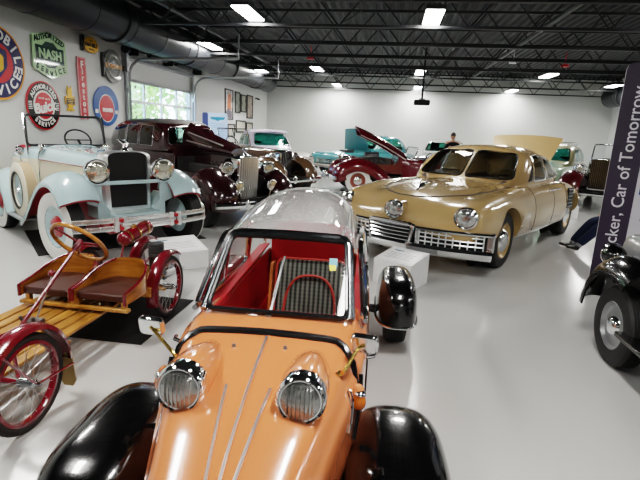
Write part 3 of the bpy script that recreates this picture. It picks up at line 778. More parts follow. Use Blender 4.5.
for s in (-1, 1):
    for pl in (sideF, sideR): cut.append(('side_window', MB().prism(pl, s * .4, s * 1.0, 'x')))
    cut.append(('vent_window', MB().prism(vent, s * .4, s * 1.0, 'x')))
cut.append(('rear_window', MB().prism(rpoly([(-.46, 1.14), (.46, 1.14), (.36, 1.36), (-.36, 1.36)], .09), 2.7, 3.6, 'y')))
thin = boole(roof, inner(.006))
panes = [(n, boole(thin, c, 'INTERSECT')) for n, c in cut]
for n, c in cut: sheet = boole(sheet, c)
ro = obj('roof', sheet, TAN, t, sharp=32)
line_inside(ro, mat('headliner', hexc('#4a3a30'), .85))
for n, p in panes:
    if p.v: obj(n, p, M['glass'], ro)
rbv = roof.bvh()
for pl in (wsL, wsR):
    obj('window_trim', drape(rbv, [(x, 0, z) for x, z in pl], (0, 1, 0), .012, 6, .0, 0, True), M['trim_rubber'], ro)
for s in (-1, 1):
    for pl in (sideF, sideR): obj('window_trim', drape(rbv, [(s * 2, y, z) for y, z in pl], (-s, 0, 0), .010, 6, .002, 0, True), M['bright_trim'], ro)
ro.scale = (.95, 1, 1)
# interior
INT = mat('brown_upholstery', hexc('#5a3430'), .8, 0, 0, .1, 10)
obj('dashboard', MB().box((0, 1.22, .93), (1.34, .22, .14)), INT, t, bevel=.03)
for y in (1.95, 2.65):
    so = obj('bench_seat', MB().box((0, y, .66), (1.26, .5, .2)).box((0, y + .30, .9), (1.26, .16, .56), Matrix.Rotation(R(-12), 4, 'X')), INT, t, bevel=.05)
sw = obj('steering_wheel', MB().tube([(.34 + .2 * math.cos(a), 1.50 + .2 * math.sin(a) * .45, 1.0 + .2 * math.sin(a) * .85) for a in [2 * PI * i / 28 for i in range(28)]], .013, 6, True).tube([(.34, 1.5, 1.0), (.34, 1.25, .86)], .02, 8).tube([(.14, 1.5, 1.0), (.54, 1.5, 1.0)], .01, 6), mat('ivory', hexc('#9a8a63'), .4), t)
obj('cabin_floor', MB().box((0, 1.98, .47), (1.3, 1.25, .03)), M['dark'], t)
# bonnet seam and ornament
seam = [(-.64, .98), (-.64, .55), (-.62, .1), (-.54, -.3), (-.38, -.62), (-.18, -.76), (0, -.80)]
seam = seam + [(-x, y) for x, y in reversed(seam[:-1])]
obj('bonnet_seam', drape(lbv, [(x, y, 2) for x, y in seam], (0, 0, -1), .011, 6, -.002, 5), M['dark'], t)
orn = obj('bonnet_ornament', MB().tube([(0, -.60, .925), (0, -.5, .975), (0, -.30, 1.005), (0, -.06, .99)], [.012, .03, .022, .006], 8, smooth=4), M['chrome'], t)
obj('ornament_fin', MB().prism([(-.46, .97), (-.30, 1.04), (-.1, 1.03), (-.02, .985)], -.006, .006, 'x'), M['chrome'], orn)
# headlamps set in the wings and the middle one
for x, y, z, r, am in ((-.77, -.90, .735, .118, 4), (.77, -.90, .735, .118, -4), (0, -1.03, .735, .108, 0)):
    mx = Matrix.Translation((x, y, z)) @ Matrix.Rotation(R(-am), 4, 'Z') @ Matrix.Rotation(R(-90), 4, 'Z')
    ho = obj('headlight', MB().lathe([(-.16, r * .9), (.045, r * .98), (.075, r * 1.08), (.105, r * 1.08), (.115, r * .95), (.1, r * .86)], mx, 32), M['chrome'], t)
    obj('headlight_lens', MB().lathe([(.098, r * .9), (.118, r * .65), (.128, r * .3), (.13, .001)], mx, 32), M['lens'], ho)
# side markers and name plates
for x, y in ((-.60, -.93), (.56, -.95)):
    obj('parking_light', MB().box((x, y, .655), (.15, .035, .035), Matrix.Rotation(R(12 if x < 0 else -12) * -1, 4, 'Z')), M['dark_chrome'], t, bevel=.008)
# chrome front: bumper bar, centre grille crest, side grilles
bp = MB()
def bar_xy(u, off=0.0):   # u across -1..1, curved front
    x = u * 1.02; y = -1.12 + .30 * abs(u) ** 2.2 - off
    return x, y
prof = [(.0, .56), (.035, .555), (.05, .52), (.052, .40), (.04, .345), (.0, .33)]
bars = MB()
frame = []
rings = []
for i in range(-16, 17):
    u = i / 16; x, y = bar_xy(u); nx = u * .45
    rings.append([(x + nx * d, y - d, z) for d, z in [(0.0, .385), (.06, .382), (.085, .345), (.08, .295), (.03, .262), (-.03, .27), (-.03, .37)]])
bars.rings(rings, False, True)
rings = []
for i in range(-16, 17):
    u = i / 16; x, y = bar_xy(u); nx = u * .45
    dz = .0
    rings.append([(x + nx * d, y - d, z + dz) for d, z in [(-.04, .585), (.03, .58), (.045, .56), (.035, .54), (-.04, .535)]])
bars.rings(rings, False, True)
for u in (-.985, -.28, .28, .985):
    x, y = bar_xy(u); bars.box((x, y + .02, .46), (.055, .07, .2))
bu = obj('bumper', bars, M['chrome'], t, sharp=30)
back = MB(); rings = []
for i in range(-16, 17):
    u = i / 16; x, y = bar_xy(u); rings.append([(x, y + a, z) for a, z in [(.05, .57), (.05, .34), (.09, .34), (.09, .57)]])
obj('grille_backing', back.rings(rings), M['flat_black'], bu)
def grid(u0, u1, nv, zs):
    g = MB()
    for z in zs: g.tube([bar_xy(u0 + (u1 - u0) * i / 8, .0) + (z,) for i in range(9)], .0085, 6)
    for i in range(nv + 1):
        x, y = bar_xy(u0 + (u1 - u0) * i / nv); g.tube([(x, y, .37), (x, y, .55)], .008, 6)
    return g
obj('side_grille', grid(.31, .93, 9, (.41, .46, .51)), M['bright_trim'], bu)
obj('side_grille', grid(-.93, -.31, 9, (.41, .46, .51)), M['bright_trim'], bu)
cg = MB()
out = [(-.275, .60), (.275, .60), (.235, .36), (-.235, .36)]
cf = [(x, -1.20 + .25 * x * x, z) for x, z in rpoly(out, .05, 5)]
cg.tube(cf, .024, 8, True)
for z in (.41, .455, .50, .545): cg.tube([(x, -1.205 + .25 * x * x, z) for x in (-.24 - (z - .45) * .16, -.12, 0, .12, .24 + (z - .45) * .16)], .013, 6)
obj('centre_grille', cg, M['chrome'], bu)
obj('centre_backing', MB().prism(out, -1.15, -1.12, 'y'), M['flat_black'], bu)
# wheels
for s in (-1, 1):
    for y in (0, 3.25): wheel_parts(t, (s * .81, y, .355), .355, .19, s, 'disc', TAN, M['chrome'], .0, .66, hubr=.55)
# door lines, handles, sill trim, rear wing intake
for s in (-1, 1):
    for pts in ([(1.12, .97), (1.10, .75), (1.12, .36)], [(2.02, .97), (2.02, .36)], [(2.72, .95), (2.66, .8), (2.72, .62)]):
        obj('door_seam', drape(lbv, [(s * 2, y, z) for y, z in pts], (-s, 0, 0), .006, 5, -.001, 8), M['dark'], t)
    h = lbv.ray_cast(Vector((s * 2, 1.86, .88)), Vector((-s, 0, 0)))[0]
    for y in (1.84, 2.2):
        obj('door_handle', MB().tube([(h.x - s * .02, y, .885), (h.x + s * .035, y + .005, .885), (h.x + s * .04, y + .16, .885)], .011, 8), M['chrome'], t)
    obj('sill_trim', drape(lbv, [(s * 2, .46, .34), (s * 2, 1.6, .325), (s * 2, 2.8, .34)], (-s, 0, 0), .014, 6, .003, 6), M['bright_trim'], t)
    obj('belt_line', drape(lbv, [(s * 2, -.2, .86), (s * 2, 1.2, .88), (s * 2, 2.6, .88)], (-s, 0, 0), .006, 5, .0, 6), TAN, t)
    vz = MB(); h2 = lbv.ray_cast(Vector((s * 2, 2.83, .70)), Vector((-s, 0, 0)))[0]
    gr = obj('intake_grille', MB().box((h2.x, 2.86, .70), (.03, .2, .34), Matrix.Rotation(R(-8 * s), 4, 'Z')), M['flat_black'], t, bevel=.01)
    for i in range(6): vz.box((h2.x + s * .016, 2.86, .56 + i * .056), (.012, .19, .014), Matrix.Rotation(R(-8 * s), 4, 'Z'))
    obj('intake_slats', vz, M['dark_chrome'], gr)
# raised rear lid
ld = MB(); L = []
for j in range(9):
    v_ = j / 8
    for i in range(11):
        u = -1 + i / 5; L.append((.06 + u * (.46 + .11 * v_), 3.25 - .0 + .30 * v_ - .05 * u * u, 1.22 + .47 * v_ - .035 * u * u))
ld.add(L, [(j * 11 + i, j * 11 + i + 1, j * 11 + i + 12, j * 11 + i + 11) for j in range(8) for i in range(10)])
obj('rear_lid', solid(ld, .03), TAN, t, sharp=30)
# ------------------------------------------------------------------ wooden slatted buckboard cyclecar with a motor wheel
MAR = paint('maroon_paint', '#6d1020', .22)
OAK = wood('varnished_oak', hexc('#8a5a20'), hexc('#c8924a'), .25, (14, 1.5, 14))
OAK2 = wood('bent_oak', hexc('#7a4716'), hexc('#b87c34'), .22, (3, 3, 18))
LEA = mat('brown_leather', hexc('#43241c'), .4, 0, .2, .15, 12, .15, 40)
DK = mat('tread_rubber', hexc('#2a2523'), .75, 0, 0, .2, 20)
t = thing('buckboard', 'wooden slatted two-seat buckboard with dark red cycle wheels and steering wheel', 'cyclecar', (-2.25, 0, 0))
SLX = [-.40 + i * .098 for i in range(7)]
for x in SLX: obj('deck_slat', MB().box((x, 2.98, .275), (.078, 2.5, .022)), OAK, t, bevel=.004)
obj('cross_board', MB().box((-.10, 2.56, .252), (.74, .06, .024)), OAK, t, bevel=.004)
obj('cross_board', MB().box((0, 3.72, .252), (.76, .07, .024)), OAK, t, bevel=.004)
def cyc_wheel(x, y, s, rz=0.0, r=.275, parent=t):
    w = obj('wheel', MB().lathe([(.024 * math.cos(a), r - .024 + .024 * math.sin(a)) for a in [2 * PI * i / 12 for i in range(12)]], None, 40, loop=True), DK, parent)
    w.location = (x, y, r); w.rotation_euler = (0, 0, rz)
    obj('rim', MB().lathe([(-.018, r - .043), (.018, r - .043), (.02, r - .062), (.0, r - .068), (-.02, r - .062)], None, 40, loop=True), MAR, w)
    sp = MB()
    for i in range(28):
        a = 2 * PI * i / 28; sg = 1 if i % 2 else -1; a2 = a + sg * .28 * (1 if i % 4 < 2 else -1)
        sp.tube([(sg * .035, .022 * math.cos(a2), .022 * math.sin(a2)), (0, (r - .06) * math.cos(a), (r - .06) * math.sin(a))], .0016, 4)
    obj('spokes', sp, M['steel'], w, sharp=None)
    obj('hub', MB().lathe([(-.06, .001), (-.06, .012), (-.045, .026), (.045, .026), (.06, .012), (.085, .009), (.085, .001)], None, 16), M['dark_chrome'], w)
    return w
def cyc_fender(x, y, a0, a1, r=.315, wd=.05, rz=0.0):
    rings = []
    for i in range(25):
        a = R(a0 + (a1 - a0) * i / 24); c, s_ = math.cos(a), math.sin(a)
        rings.append([(q, c * (r + h), s_ * (r + h)) for q, h in [(-wd, -.022), (-wd * .8, .004), (0, .016), (wd * .8, .004), (wd, -.022), (wd * .8, -.004), (0, .007), (-wd * .8, -.004)]])
    f = obj('mudguard', MB().rings(rings), MAR, t); f.location = (x, y, .275); f.rotation_euler = (0, 0, rz); return f
for s in (-1, 1):
    cyc_wheel(s * .40, 2.05, s); f = cyc_fender(s * .40, 2.05, 0, 150)
    fl = obj('mud_flap', MB().prism([(-.035, .30), (.035, .30), (.05, .12), (.03, .08), (-.03, .08), (-.05, .12)], .318, .326, 'y'), mat('flap_leather', hexc('#8a744c'), .7), f)
    fl.location = (0, 0, -.275)
    cyc_wheel(s * .40, 3.72, s); cyc_fender(s * .40, 3.72, 55, 195)
    obj('fender_stay', MB().tube([(s * .46, 2.05, .275), (s * .45, 2.36, .24)], .007, 6).tube([(s * .46, 2.05, .275), (s * .45, 1.86, .52)], .007, 6), MAR, t)
obj('front_axle', MB().tube([(-.36, 2.05, .275), (.36, 2.05, .275)], .016, 8).tube([(.12, 2.28, .32), (.36, 2.05, .275)], .012, 8).tube([(-.2, 2.3, .3), (-.36, 2.05, .275)], .012, 8), MAR, t)
obj('rear_axle', MB().tube([(-.36, 3.72, .275), (.36, 3.72, .275)], .014, 8), M['dark_chrome'], t)
# seats
for sx in (-.205, .228):
    cu = MB().prism(rpoly([(sx - .20, 2.985), (sx + .20, 2.985), (sx + .20, 3.28), (sx + .13, 3.42), (sx - .13, 3.42), (sx - .20, 3.28)], .05), .385, .44, 'z')
    se = obj('seat_cushion', cu, LEA, t, bevel=.012)
    q = crom([(sx - .205, 2.97, .045), (sx - .21, 3.12, .075), (sx - .20, 3.28, .135), (sx - .12, 3.42, .195), (sx, 3.45, .205), (sx + .12, 3.42, .195), (sx + .20, 3.28, .135), (sx + .21, 3.12, .075), (sx + .205, 2.97, .045)], 4)
    b = MB(); V_ = []
    for x, y, h in q: V_ += [(x, y, .375), (x, y, .42 + h * .85)]
    b.add(V_, [(2 * i, 2 * i + 1, 2 * i + 3, 2 * i + 2) for i in range(len(q) - 1)])
    obj('seat_back', solid(b, .012, 0), OAK2, se)
    for e in (q[:13], q[-13:]):
        obj('painted_edge', MB().tube([(x, y, .42 + h * .85) for x, y, h in e], .010, 6), MAR, se)
    for e in (q[0], q[-1]): obj('painted_edge', MB().tube([(e[0], e[1], .375), (e[0], e[1], .46)], .013, 8), MAR, se)
for x in (-.375, .0, .03, .40): obj('seat_post', MB().box((x, 3.02, .353), (.035, .04, .066)), OAK, t, bevel=.003)
obj('seat_rail', MB().box((.012, 3.0, .325), (.87, .05, .026)), OAK, t, bevel=.004)
obj('seat_rail', MB().box((.012, 3.40, .33), (.80, .05, .08)), OAK, t, bevel=.004)
# steering
A, B = Vector((-.045, 2.47, .30)), Vector((.045, 3.06, .795))
ax = (B - A).normalized(); u_ = ax.cross(Vector((0, 0, 1))).normalized(); v_ = ax.cross(u_)
co = obj('steering_column', MB().tube([A, B], .013, 10).tube([B - ax * .06, B + ax * .02], .022, 10), MAR, t)
obj('column_base', MB().tube([A + Vector((-.1, -.1, -.01)), A + ax * .06, A + Vector((.1, -.08, -.01))], .02, 8).box((A.x, A.y - .03, .292), (.13, .16, .014)).tube([A + Vector((.13, -.0, -.01)), A + Vector((.13, .0, .06))], .012, 8), MAR, co)
sw = obj('steering_wheel', MB().tube([B + u_ * .205 * math.cos(a) + v_ * .205 * math.sin(a) for a in [2 * PI * i / 40 for i in range(40)]], .0165, 10, True), OAK2, t)
obj('wheel_spokes', MB().tube([B, B + u_ * .2], .009, 6).tube([B, B + u_ * -.12 + v_ * .17], .009, 6).tube([B, B + u_ * -.12 - v_ * .17], .009, 6), MAR, sw)
lv = obj('brake_lever', MB().tube([(-.115, 2.76, .29), (-.10, 2.93, .56)], .0065, 8), M['steel'], t)
obj('lever_knob', MB().ell((-.10, 2.935, .585), (.026, .026, .026), 14, 8), MAR, lv)
obj('pedal_block', MB().box((-.10, 2.72, .30), (.11, .09, .03)).tube([(-.07, 2.68, .3), (-.05, 2.66, .36)], .012, 6).tube([(-.14, 2.68, .3), (-.15, 2.66, .36)], .012, 6), M['engine'], t, bevel=.004)
# motor wheel behind the seats
mw = cyc_wheel(-.10, 4.28, 1, 0, .255)
rings = []
for i in range(25):
    a = R(60 + 120 * i / 24); c, s_ = math.cos(a), math.sin(a)
    rings.append([(q - .10, 4.28 + c * (.30 + h), .255 + s_ * (.30 + h)) for q, h in [(-.05, -.02), (-.04, .005), (0, .016), (.04, .005), (.05, -.02), (.04, -.005), (0, .007), (-.04, -.005)]])
obj('motor_mudguard', MB().rings(rings), MAR, t)
mx = Matrix.Translation((-.06, 4.02, .66)) @ Matrix.Rotation(R(80), 4, 'Z') @ Matrix.Rotation(R(-10), 4, 'Y')
tk = obj('fuel_tank', MB().lathe([(-.21, .001), (-.205, .035), (-.185, .06), (-.165, .066), (.165, .066), (.185, .06), (.205, .035), (.21, .001)], mx, 24), MAR, t)
tb = MB()
for q in (-.12, 0, .12): tb.lathe([(q - .008, .068), (q + .008, .068), (q + .008, .066), (q - .008, .066)], mx, 24, loop=True)
obj('tank_stripes', tb, M['brass'], tk)
obj('fuel_cap', MB().tube([(-.06, 4.0, .72), (-.06, 4.0, .745)], .018, 12), M['brass'], tk)
en = MB().box((.10, 4.2, .30), (.16, .2, .22))
for i in range(6): en.lathe([(-.006, .001), (-.006, .075), (.006, .075), (.006, .001)], Matrix.Translation((.10, 4.10, .44 + i * .022)) @ Matrix.Rotation(R(90), 4, 'Y'), 20)
obj('engine', en, M['engine'], t, bevel=.006)
obj('flywheel', MB().lathe([(.18, .001), (.18, .12), (.19, .13), (.22, .13), (.225, .11), (.21, .04), (.23, .001)], Matrix.Translation((0, 4.22, .34)), 28), M['dark_chrome'], t)
obj('silencer', MB().tube([(.14, 4.1, .3), (.24, 3.98, .3), (.26, 4.3, .27)], .03, 10), M['steel'], t)
obj('motor_frame', MB().tube([(-.2, 3.8, .26), (-.16, 4.28, .255), (-.16, 4.45, .3)], .012, 6).tube([(0, 3.8, .26), (-.04, 4.28, .255)], .012, 6).tube([(-.1, 3.75, .27), (-.08, 3.85, .6)], .012, 6), MAR, t)
# floor mats
mm = mat('black_mat', hexc('#1d1c1c'), .85, 0, 0, .2, 14, .2, 80)
o = obj('floor_mat', MB().box((-2.12, 3.62, .004), (.66, 1.0, .008)), mm); tag(o, 'black rubber mat on the floor under the wooden buckboard', 'floor mat')
o = obj('floor_mat', MB().box((-4.0, 6.4, .004), (2.2, 1.6, .008), R(45)), mm); tag(o, 'black rubber mat on the floor under the pale blue roadster', 'floor mat')
# white sloping display plinths
def plinth(x, y, rz, w, d, hb, hf, label, blue=True):
    t = thing('display_plinth', label, 'display plinth', (x, y, 0), rz)
    obj('cabinet', MB().prism([(-d / 2, 0), (d / 2, 0), (d / 2, hb), (-d / 2, hf)], -w / 2, w / 2, 'x'), M['white'], t, bevel=.006)
    sl = math.atan2(hb - hf, d)
    mx = Matrix.Translation((0, 0, (hb + hf) / 2 + .002)) @ Matrix.Rotation(sl, 4, 'X')
    pn = obj('text_panel', MB().prism(rrect(-w * .44, -d * .42, w * .44, d * .42, .01), 0, .003, 'z').xf(mx), mat('panel_white', hexc('#e6e6e6'), .3), t)
    obj('emblem', MB().prism([(-.07, .0), (.07, .0), (.05, -.02), (0, -.03), (-.05, -.02)], .003, .005, 'z').xf(mx @ Matrix.Translation((-w * .2, d * .28, 0))), mat('emblem_blue', hexc('#4d7288'), .4), pn)
    ln = MB()
    for i in range(5): ln.add(MB().box((-.0, d * (.08 - i * .09), .004), (w * (.7 - .1 * (i % 2)), .008, .001)).v, MB().box((0, 0, 0), (1, 1, 1)).f, mx)
    obj('print_lines', ln, mat('print_grey', hexc('#9a9a9a'), .6), pn, sharp=None)
plinth(.22, 5.27, R(-31), .48, .42, .36, .29, 'white sloping display plinth at the nose of the tan three-headlight sedan')
plinth(-2.47, 5.20, R(43), .62, .5, .30, .22, 'white sloping display plinth before the pale blue roadster bumper')
# ------------------------------------------------------------------ pre-war cars
def box_half(w, z0, z1, r=.12, wt=None):
    """rounded box half ring"""
    wt = w if wt is None else wt
    return [(0, z0), (w * .7, z0), (w, z0 + .03), (w * 1.0, z0 + (z1 - z0) * .4), ((w * .35 + wt * .65), z1 - r * 1.1), (wt * .93, z1 - r * .32), (wt * .62, z1 - r * .06), (0, z1)]

def grille_arch(w0, w1, z0, z1, n=10, rise=.06):
    """outline: bottom half-width w0, top half-width w1, arched top"""
    pts = [(-w0, z0), (w0, z0)]
    for i in range(n + 1):
        a = PI * i / n
        pts.append((w1 * spow(math.cos(a), .55), z1 - rise + rise * math.sin(a) ** .8))
    return pts

def inset(pts, d):
    cx = sum(p[0] for p in pts) / len(pts); cz = sum(p[1] for p in pts) / len(pts)
    hx = max(abs(p[0] - cx) for p in pts); hz = max(abs(p[1] - cz) for p in pts)
    return [(cx + (x - cx) * (hx - d) / hx, cz + (z - cz) * (hz - d) / hz) for x, z in pts]

def vintage(name, label, loc, rz, P):
    t = thing(name, label, 'car', loc, rz)
    pa, fpaint = P['paint'], P.get('fender', P['paint'])
    r, tr, wb = P.get('r', .37), P.get('track', 1.42), P.get('wb', 3.3)
    tw = P.get('tw', .15)
    for s in (-1, 1):
        for y in (0, wb):
            wheel_parts(t, (s * tr / 2, y, r), r, tw, s, P.get('wstyle', 'disc'), P.get('rim'), P.get('hub', M['chrome']), P.get('white', .85), P.get('rimr', .62), hubr=P.get('hubr', .3), rz=P.get('steer', 0) if y == 0 else 0)
    # front and rear wings
    xi, xo = P.get('xi', tr / 2 - .30), P.get('xo', tr / 2 + .13)
    for s in (-1, 1):
        f = sweep_fender(P['fpath'], s * xi, s * xo, P.get('crown', .09), P.get('skirt', .08), inner=P.get('inner', .05))
        obj('front_fender', f, fpaint, t)
        if P.get('lining'):
            obj('fender_lining', sweep_fender([(y + (.02 if y < 0 else -.0), z - .022) for y, z in P['fpath']], s * (xi + .01), s * (xo - .012), P.get('crown', .09), P.get('skirt', .08) * .5, inner=P.get('inner', .05)), P['lining'], t)
        rp = [(wb - .62, .34), (wb - .50, .60), (wb - .25, .80), (wb + .05, .85), (wb + .35, .74), (wb + .55, .48), (wb + .60, .34)]
        obj('rear_fender', sweep_fender(rp, s * xi, s * xo, P.get('crown', .09), P.get('skirt', .08), inner=.05), fpaint, t)
        if P.get('board', True):
            y0 = P['fpath'][-1][0]
            obj('running_board', MB().box((s * (xi + xo) / 2, (y0 + wb - .6) / 2, .31), (xo - xi, wb - .6 - y0 + .1, .035)), P.get('board_m', M['rubber']), t, bevel=.008)
        if P.get('apron'):
            ap = MB().prism([(-.2, .36), (.25, .32), (1.1, .32), (1.1, .6), (.5, .72), (.1, .7), (-.2, .6)], s * (xi - .06), s * (xi - .045), 'x')
            obj('inner_apron', ap, P['apron'], t)
    obj('chassis', MB().box((-.36, wb / 2, .42), (.09, wb + .9, .13)).box((.36, wb / 2, .42), (.09, wb + .9, .13)).tube([(-tr / 2 + .1, 0, r), (tr / 2 - .1, 0, r)], .04, 8).tube([(-tr / 2 + .1, wb, r), (tr / 2 - .1, wb, r)], .05, 8).box((0, -.3, .42), (.75, .08, .1)).box((0, wb / 2 + .5, .40), (.8, wb - .4, .04)), P.get('chassis', M['flat_black']), t)
    # bonnet
    ry, cy = P.get('ry', .12), P.get('cy', 1.4)
    w0, w1, z0, z1, zb = P['hood']
    hd = MB().loft([(ry, box_half(w0 * .9, zb, z0, .12, w0 * .9)), (ry + .05, box_half(w0, zb, z0 + .005, .13, w0)), ((ry + cy) / 2, box_half((w0 + w1) / 2, zb, (z0 + z1) / 2 + .01, .16, (w0 + w1) / 2 * .98)), (cy, box_half(w1, zb, z1, .18, w1 * .97))], 4, 3)
    if P.get('split'):
        zc, lower = P['split']
        big = MB().box((0, 1, zc + 1), (3, 6, 2)); hi = boole(hd, big, 'INTERSECT'); lo = boole(hd, big, 'DIFFERENCE')
        obj('bonnet', hi, pa, t); hs = obj('bonnet_side', lo, lower, t)
        for s in (-1, 1):
            obj('pinstripe', MB().tube([(s * (w0 + .004), ry + .03, zc), (s * ((w0 + w1) / 2 + .006), (ry + cy) / 2, zc), (s * (w1 + .006), cy, zc)], .006, 6), P['stripe'], t)
            lv = MB()
            for i in range(16): lv.box((s * (w0 + (w1 - w0) * (.3 + .5 * i / 16) + .012), ry + .35 + i * .045, zb + .17), (.012, .02, .2))
    elif P.get('hood_open'):
        cutb = MB().box((P['hood_open'] * .55, (ry + cy) / 2 + .02, zb + .62), (1.0, cy - ry - .16, .85))
        shell = boole(hd, cutb); obj('bonnet', shell, pa, t)
        e = MB().box((-.06, (ry + cy) / 2, zb + .12), (.34, cy - ry - .4, .42)).box((0, cy - .1, zb + .2), (2 * w1 - .1, .03, .5))
        for i in range(6): e.tube([(-.1 - .12, ry + .3 + i * .13, zb + .2), (-.30, ry + .3 + i * .13, zb + .1)], .025, 8)
        for i in range(5): e.tube([(-.05, ry + .3 + i * .15, zb + .34), (-.05, ry + .3 + i * .15, zb + .42)], .02, 8)
        obj('engine', e, M['engine'], t)
        obj('hose', MB().tube([(-.02, ry + .05, zb + .4), (-.06, ry + .25, zb + .46), (-.1, ry + .5, zb + .35)], .03, 8, smooth=4), M['rubber'], t)
        # lifted side leaf, hinged on the centre line, outer face showing
        sx = P['hood_open']; A = []
        def leaf(u, v_): return (sx * (.04 + .13 * math.sin(v_ * PI) + .10 * (1 - v_)), ry - .02 + (cy - ry + .06) * u, z0 + .03 + (.07 * (1 - u)) * v_ + v_ * (.10 + .44 * u))
        for j in range(7):
            for i in range(9): A.append(leaf(i / 8, j / 6))
        P['leaf'] = leaf
        lf = MB().add(A, [(j * 9 + i, j * 9 + i + 1, j * 9 + i + 10, j * 9 + i + 9) for j in range(6) for i in range(8)])
        lo = obj('bonnet_leaf', solid(lf, .015, 0), pa, t)
    else:
        obj('bonnet', hd, pa, t)
        obj('bonnet_hinge', MB().tube([(0, ry + .03, z0 + .012), (0, (ry + cy) / 2, (z0 + z1) / 2 + .02), (0, cy, z1 + .01)], .007, 6), M['chrome'], t)
    # radiator or grille
    g = P['grille']
    ol = grille_arch(g['w0'], g['w1'], g['z0'], g['z1'], 12, g.get('rise', .06))
    gy = g.get('y', ry); dp = g.get('d', .14)
    rk = g.get('rake', 0.0)
    sh = lambda b: b.xf(Matrix.Translation((0, gy, g['z0'])) @ Matrix.Rotation(-rk, 4, 'X') @ Matrix.Translation((0, -gy, -g['z0']))) if rk else b
    inn = inset(ol, g.get('rim', .045))
    n_ = len(ol)
    rimb = MB(); VV = [(x, gy - .02, z) for x, z in ol] + [(x, gy - .04, z) for x, z in inn] + [(x, gy + dp, z) for x, z in ol] + [(x, gy + .02, z) for x, z in inn]
    F_ = []
    for i in range(n_):
        k = (i + 1) % n_
        F_ += [(i, k, n_ + k, n_ + i), (2 * n_ + i, i, i, 2 * n_ + k)[:0] or (2 * n_ + i, 2 * n_ + k, k, i), (n_ + i, n_ + k, 3 * n_ + k, 3 * n_ + i), (3 * n_ + i, 3 * n_ + k, 2 * n_ + k, 2 * n_ + i)]
    rimb.add(VV, F_)
    gs = obj('radiator_shell', sh(rimb), g.get('shell', M['chrome']), t)
    core = obj('radiator_core', sh(MB().prism(inset(ol, g.get('rim', .045) * .9), gy - .012, gy + .03, 'y')), g.get('core', M['flat_black']), gs, sharp=None)
    nb = g.get('bars', 0)
    if nb:
        b = MB(); wx = max(x for x, z in inn)
        for i in range(nb):
            x = -wx * .94 + 2 * wx * .94 * i / (nb - 1); ztop = max([z for (xx, z) in inn if abs(xx) >= abs(x) - .02 and z > (g['z0'] + g['z1']) / 2] or [g['z1'] - .1]); zbm = g['z0'] + .045
            bow = -.05 * (1 - (x / wx) ** 2) if g.get('vee') else 0
            b.box((x, gy - .025 + bow, (zbm + ztop) / 2), (g.get('barw', .012), .03, ztop - zbm))
        obj('grille_bars', sh(b), g.get('bar_m', M['chrome']), gs, sharp=None)
    if g.get('mascot'):
        z = g['z1']
        mo = obj('mascot', MB().tube([(0, gy + .04, z - .01), (0, gy + .04, z + .02), (0, gy + .04, z + .05)], [.05, .045, .02], 14).tube([(0, gy + .05, z + .05), (0, gy, z + .10), (0, gy - .05, z + .115)], [.022, .028, .012], 8).tube([(-.0, gy + .02, z + .08), (-.05, gy + .06, z + .13), (-.04, gy + .16, z + .13)], [.02, .018, .006], 6).tube([(.0, gy + .02, z + .08), (.05, gy + .06, z + .13), (.04, gy + .16, z + .13)], [.02, .018, .006], 6), M['chrome'], gs)
    # headlamps
    for (x, y, z, rr, dd, shell, lens) in P['lamps']:
        for s in (-1, 1):
            h = headlamp(t, (s * x, y, z), rr, dd, shell, lens)
            if P.get('stalk', True): obj('lamp_bracket', MB().tube([(s * x, y + dd * .4, z - rr * .8), (s * (x - .02), y + dd * .6, z - rr - .12)], .018, 8), P.get('stalk_m', M['chrome']), h)
    # bumper
    bm_ = P.get('bumper')
    if bm_ == 'double':
        b = MB()
        for z in (.455, .55):
            pts = [(x, -.62 + .10 * (abs(x) / .85) ** 3, z) for x in [-.85 + 1.7 * i / 20 for i in range(21)]]
            rings = [[(x, y + a, zz + c) for a, c in ((-.012, -.028), (-.018, 0), (-.012, .028), (.008, .028), (.008, -.028))] for x, y, zz in pts]
            b.rings(rings)
        for s in (-1, 1): b.box((s * .845, -.515, .50), (.012, .03, .15))
        bo_ = obj('bumper', b, mat('bumper_nickel', (.86, .87, .86), .22, .85), t)
        for x in (-.40, -.30, .30, .40): obj('bumper_clamp', MB().box((x, -.625, .50), (.05, .05, .17)), M['bright_trim'], bo_, bevel=.006)
        for x in (-.35, .35):
            for z in (.455, .55): obj('bumper_bolt', MB().tube([(x - .0, -.60, z), (x, -.665, z)], .024, 12), mat('bolt_red', hexc('#b02028'), .4), bo_)
        obj('bumper_bar', MB().tube([(-.34, -.64, .5), (0, -.66, .5), (.34, -.64, .5)], .02, 8), M['bright_trim'], bo_)
        obj('bumper_iron', MB().box((-.36, -.35, .47), (.04, .55, .05)).box((.36, -.35, .47), (.04, .55, .05)).box((0, -.5, .44), (.8, .05, .05)), P.get('chassis', M['flat_black']), bo_)
    elif bm_:
        z, hh, yy, ww, cv = bm_
        b = MB(); rings = []
        for i in range(25):
            u = -1 + i / 12; x = u * ww; y = yy + cv * abs(u) ** 2.5
            rings.append([(x, y + a, z + c * hh) for a, c in ((.02, -.5), (-.02, -.42), (-.04, 0), (-.02, .42), (.02, .5))])
        b.rings(rings); bo_ = obj('bumper', b, M['chrome'], t)
        for s in (-1, 1):
            obj('overrider', MB().ell((s * ww * .42, yy - .02, z + .02), (.035, .05, hh * .95), 12, 8), M['chrome'], bo_)
            obj('bumper_bracket', MB().box((s * .36, yy + .25, z), (.05, .5, .05)), M['flat_black'], bo_)
    # body tub
    B = P['body']; bl = MB().loft(B, 4, 3)
    ck = P.get('cockpit')
    if ck: bl = boole(bl, MB().prism(rrect(-ck[0], ck[1], ck[0], ck[2], .15), ck[3], 2.0, 'z'))
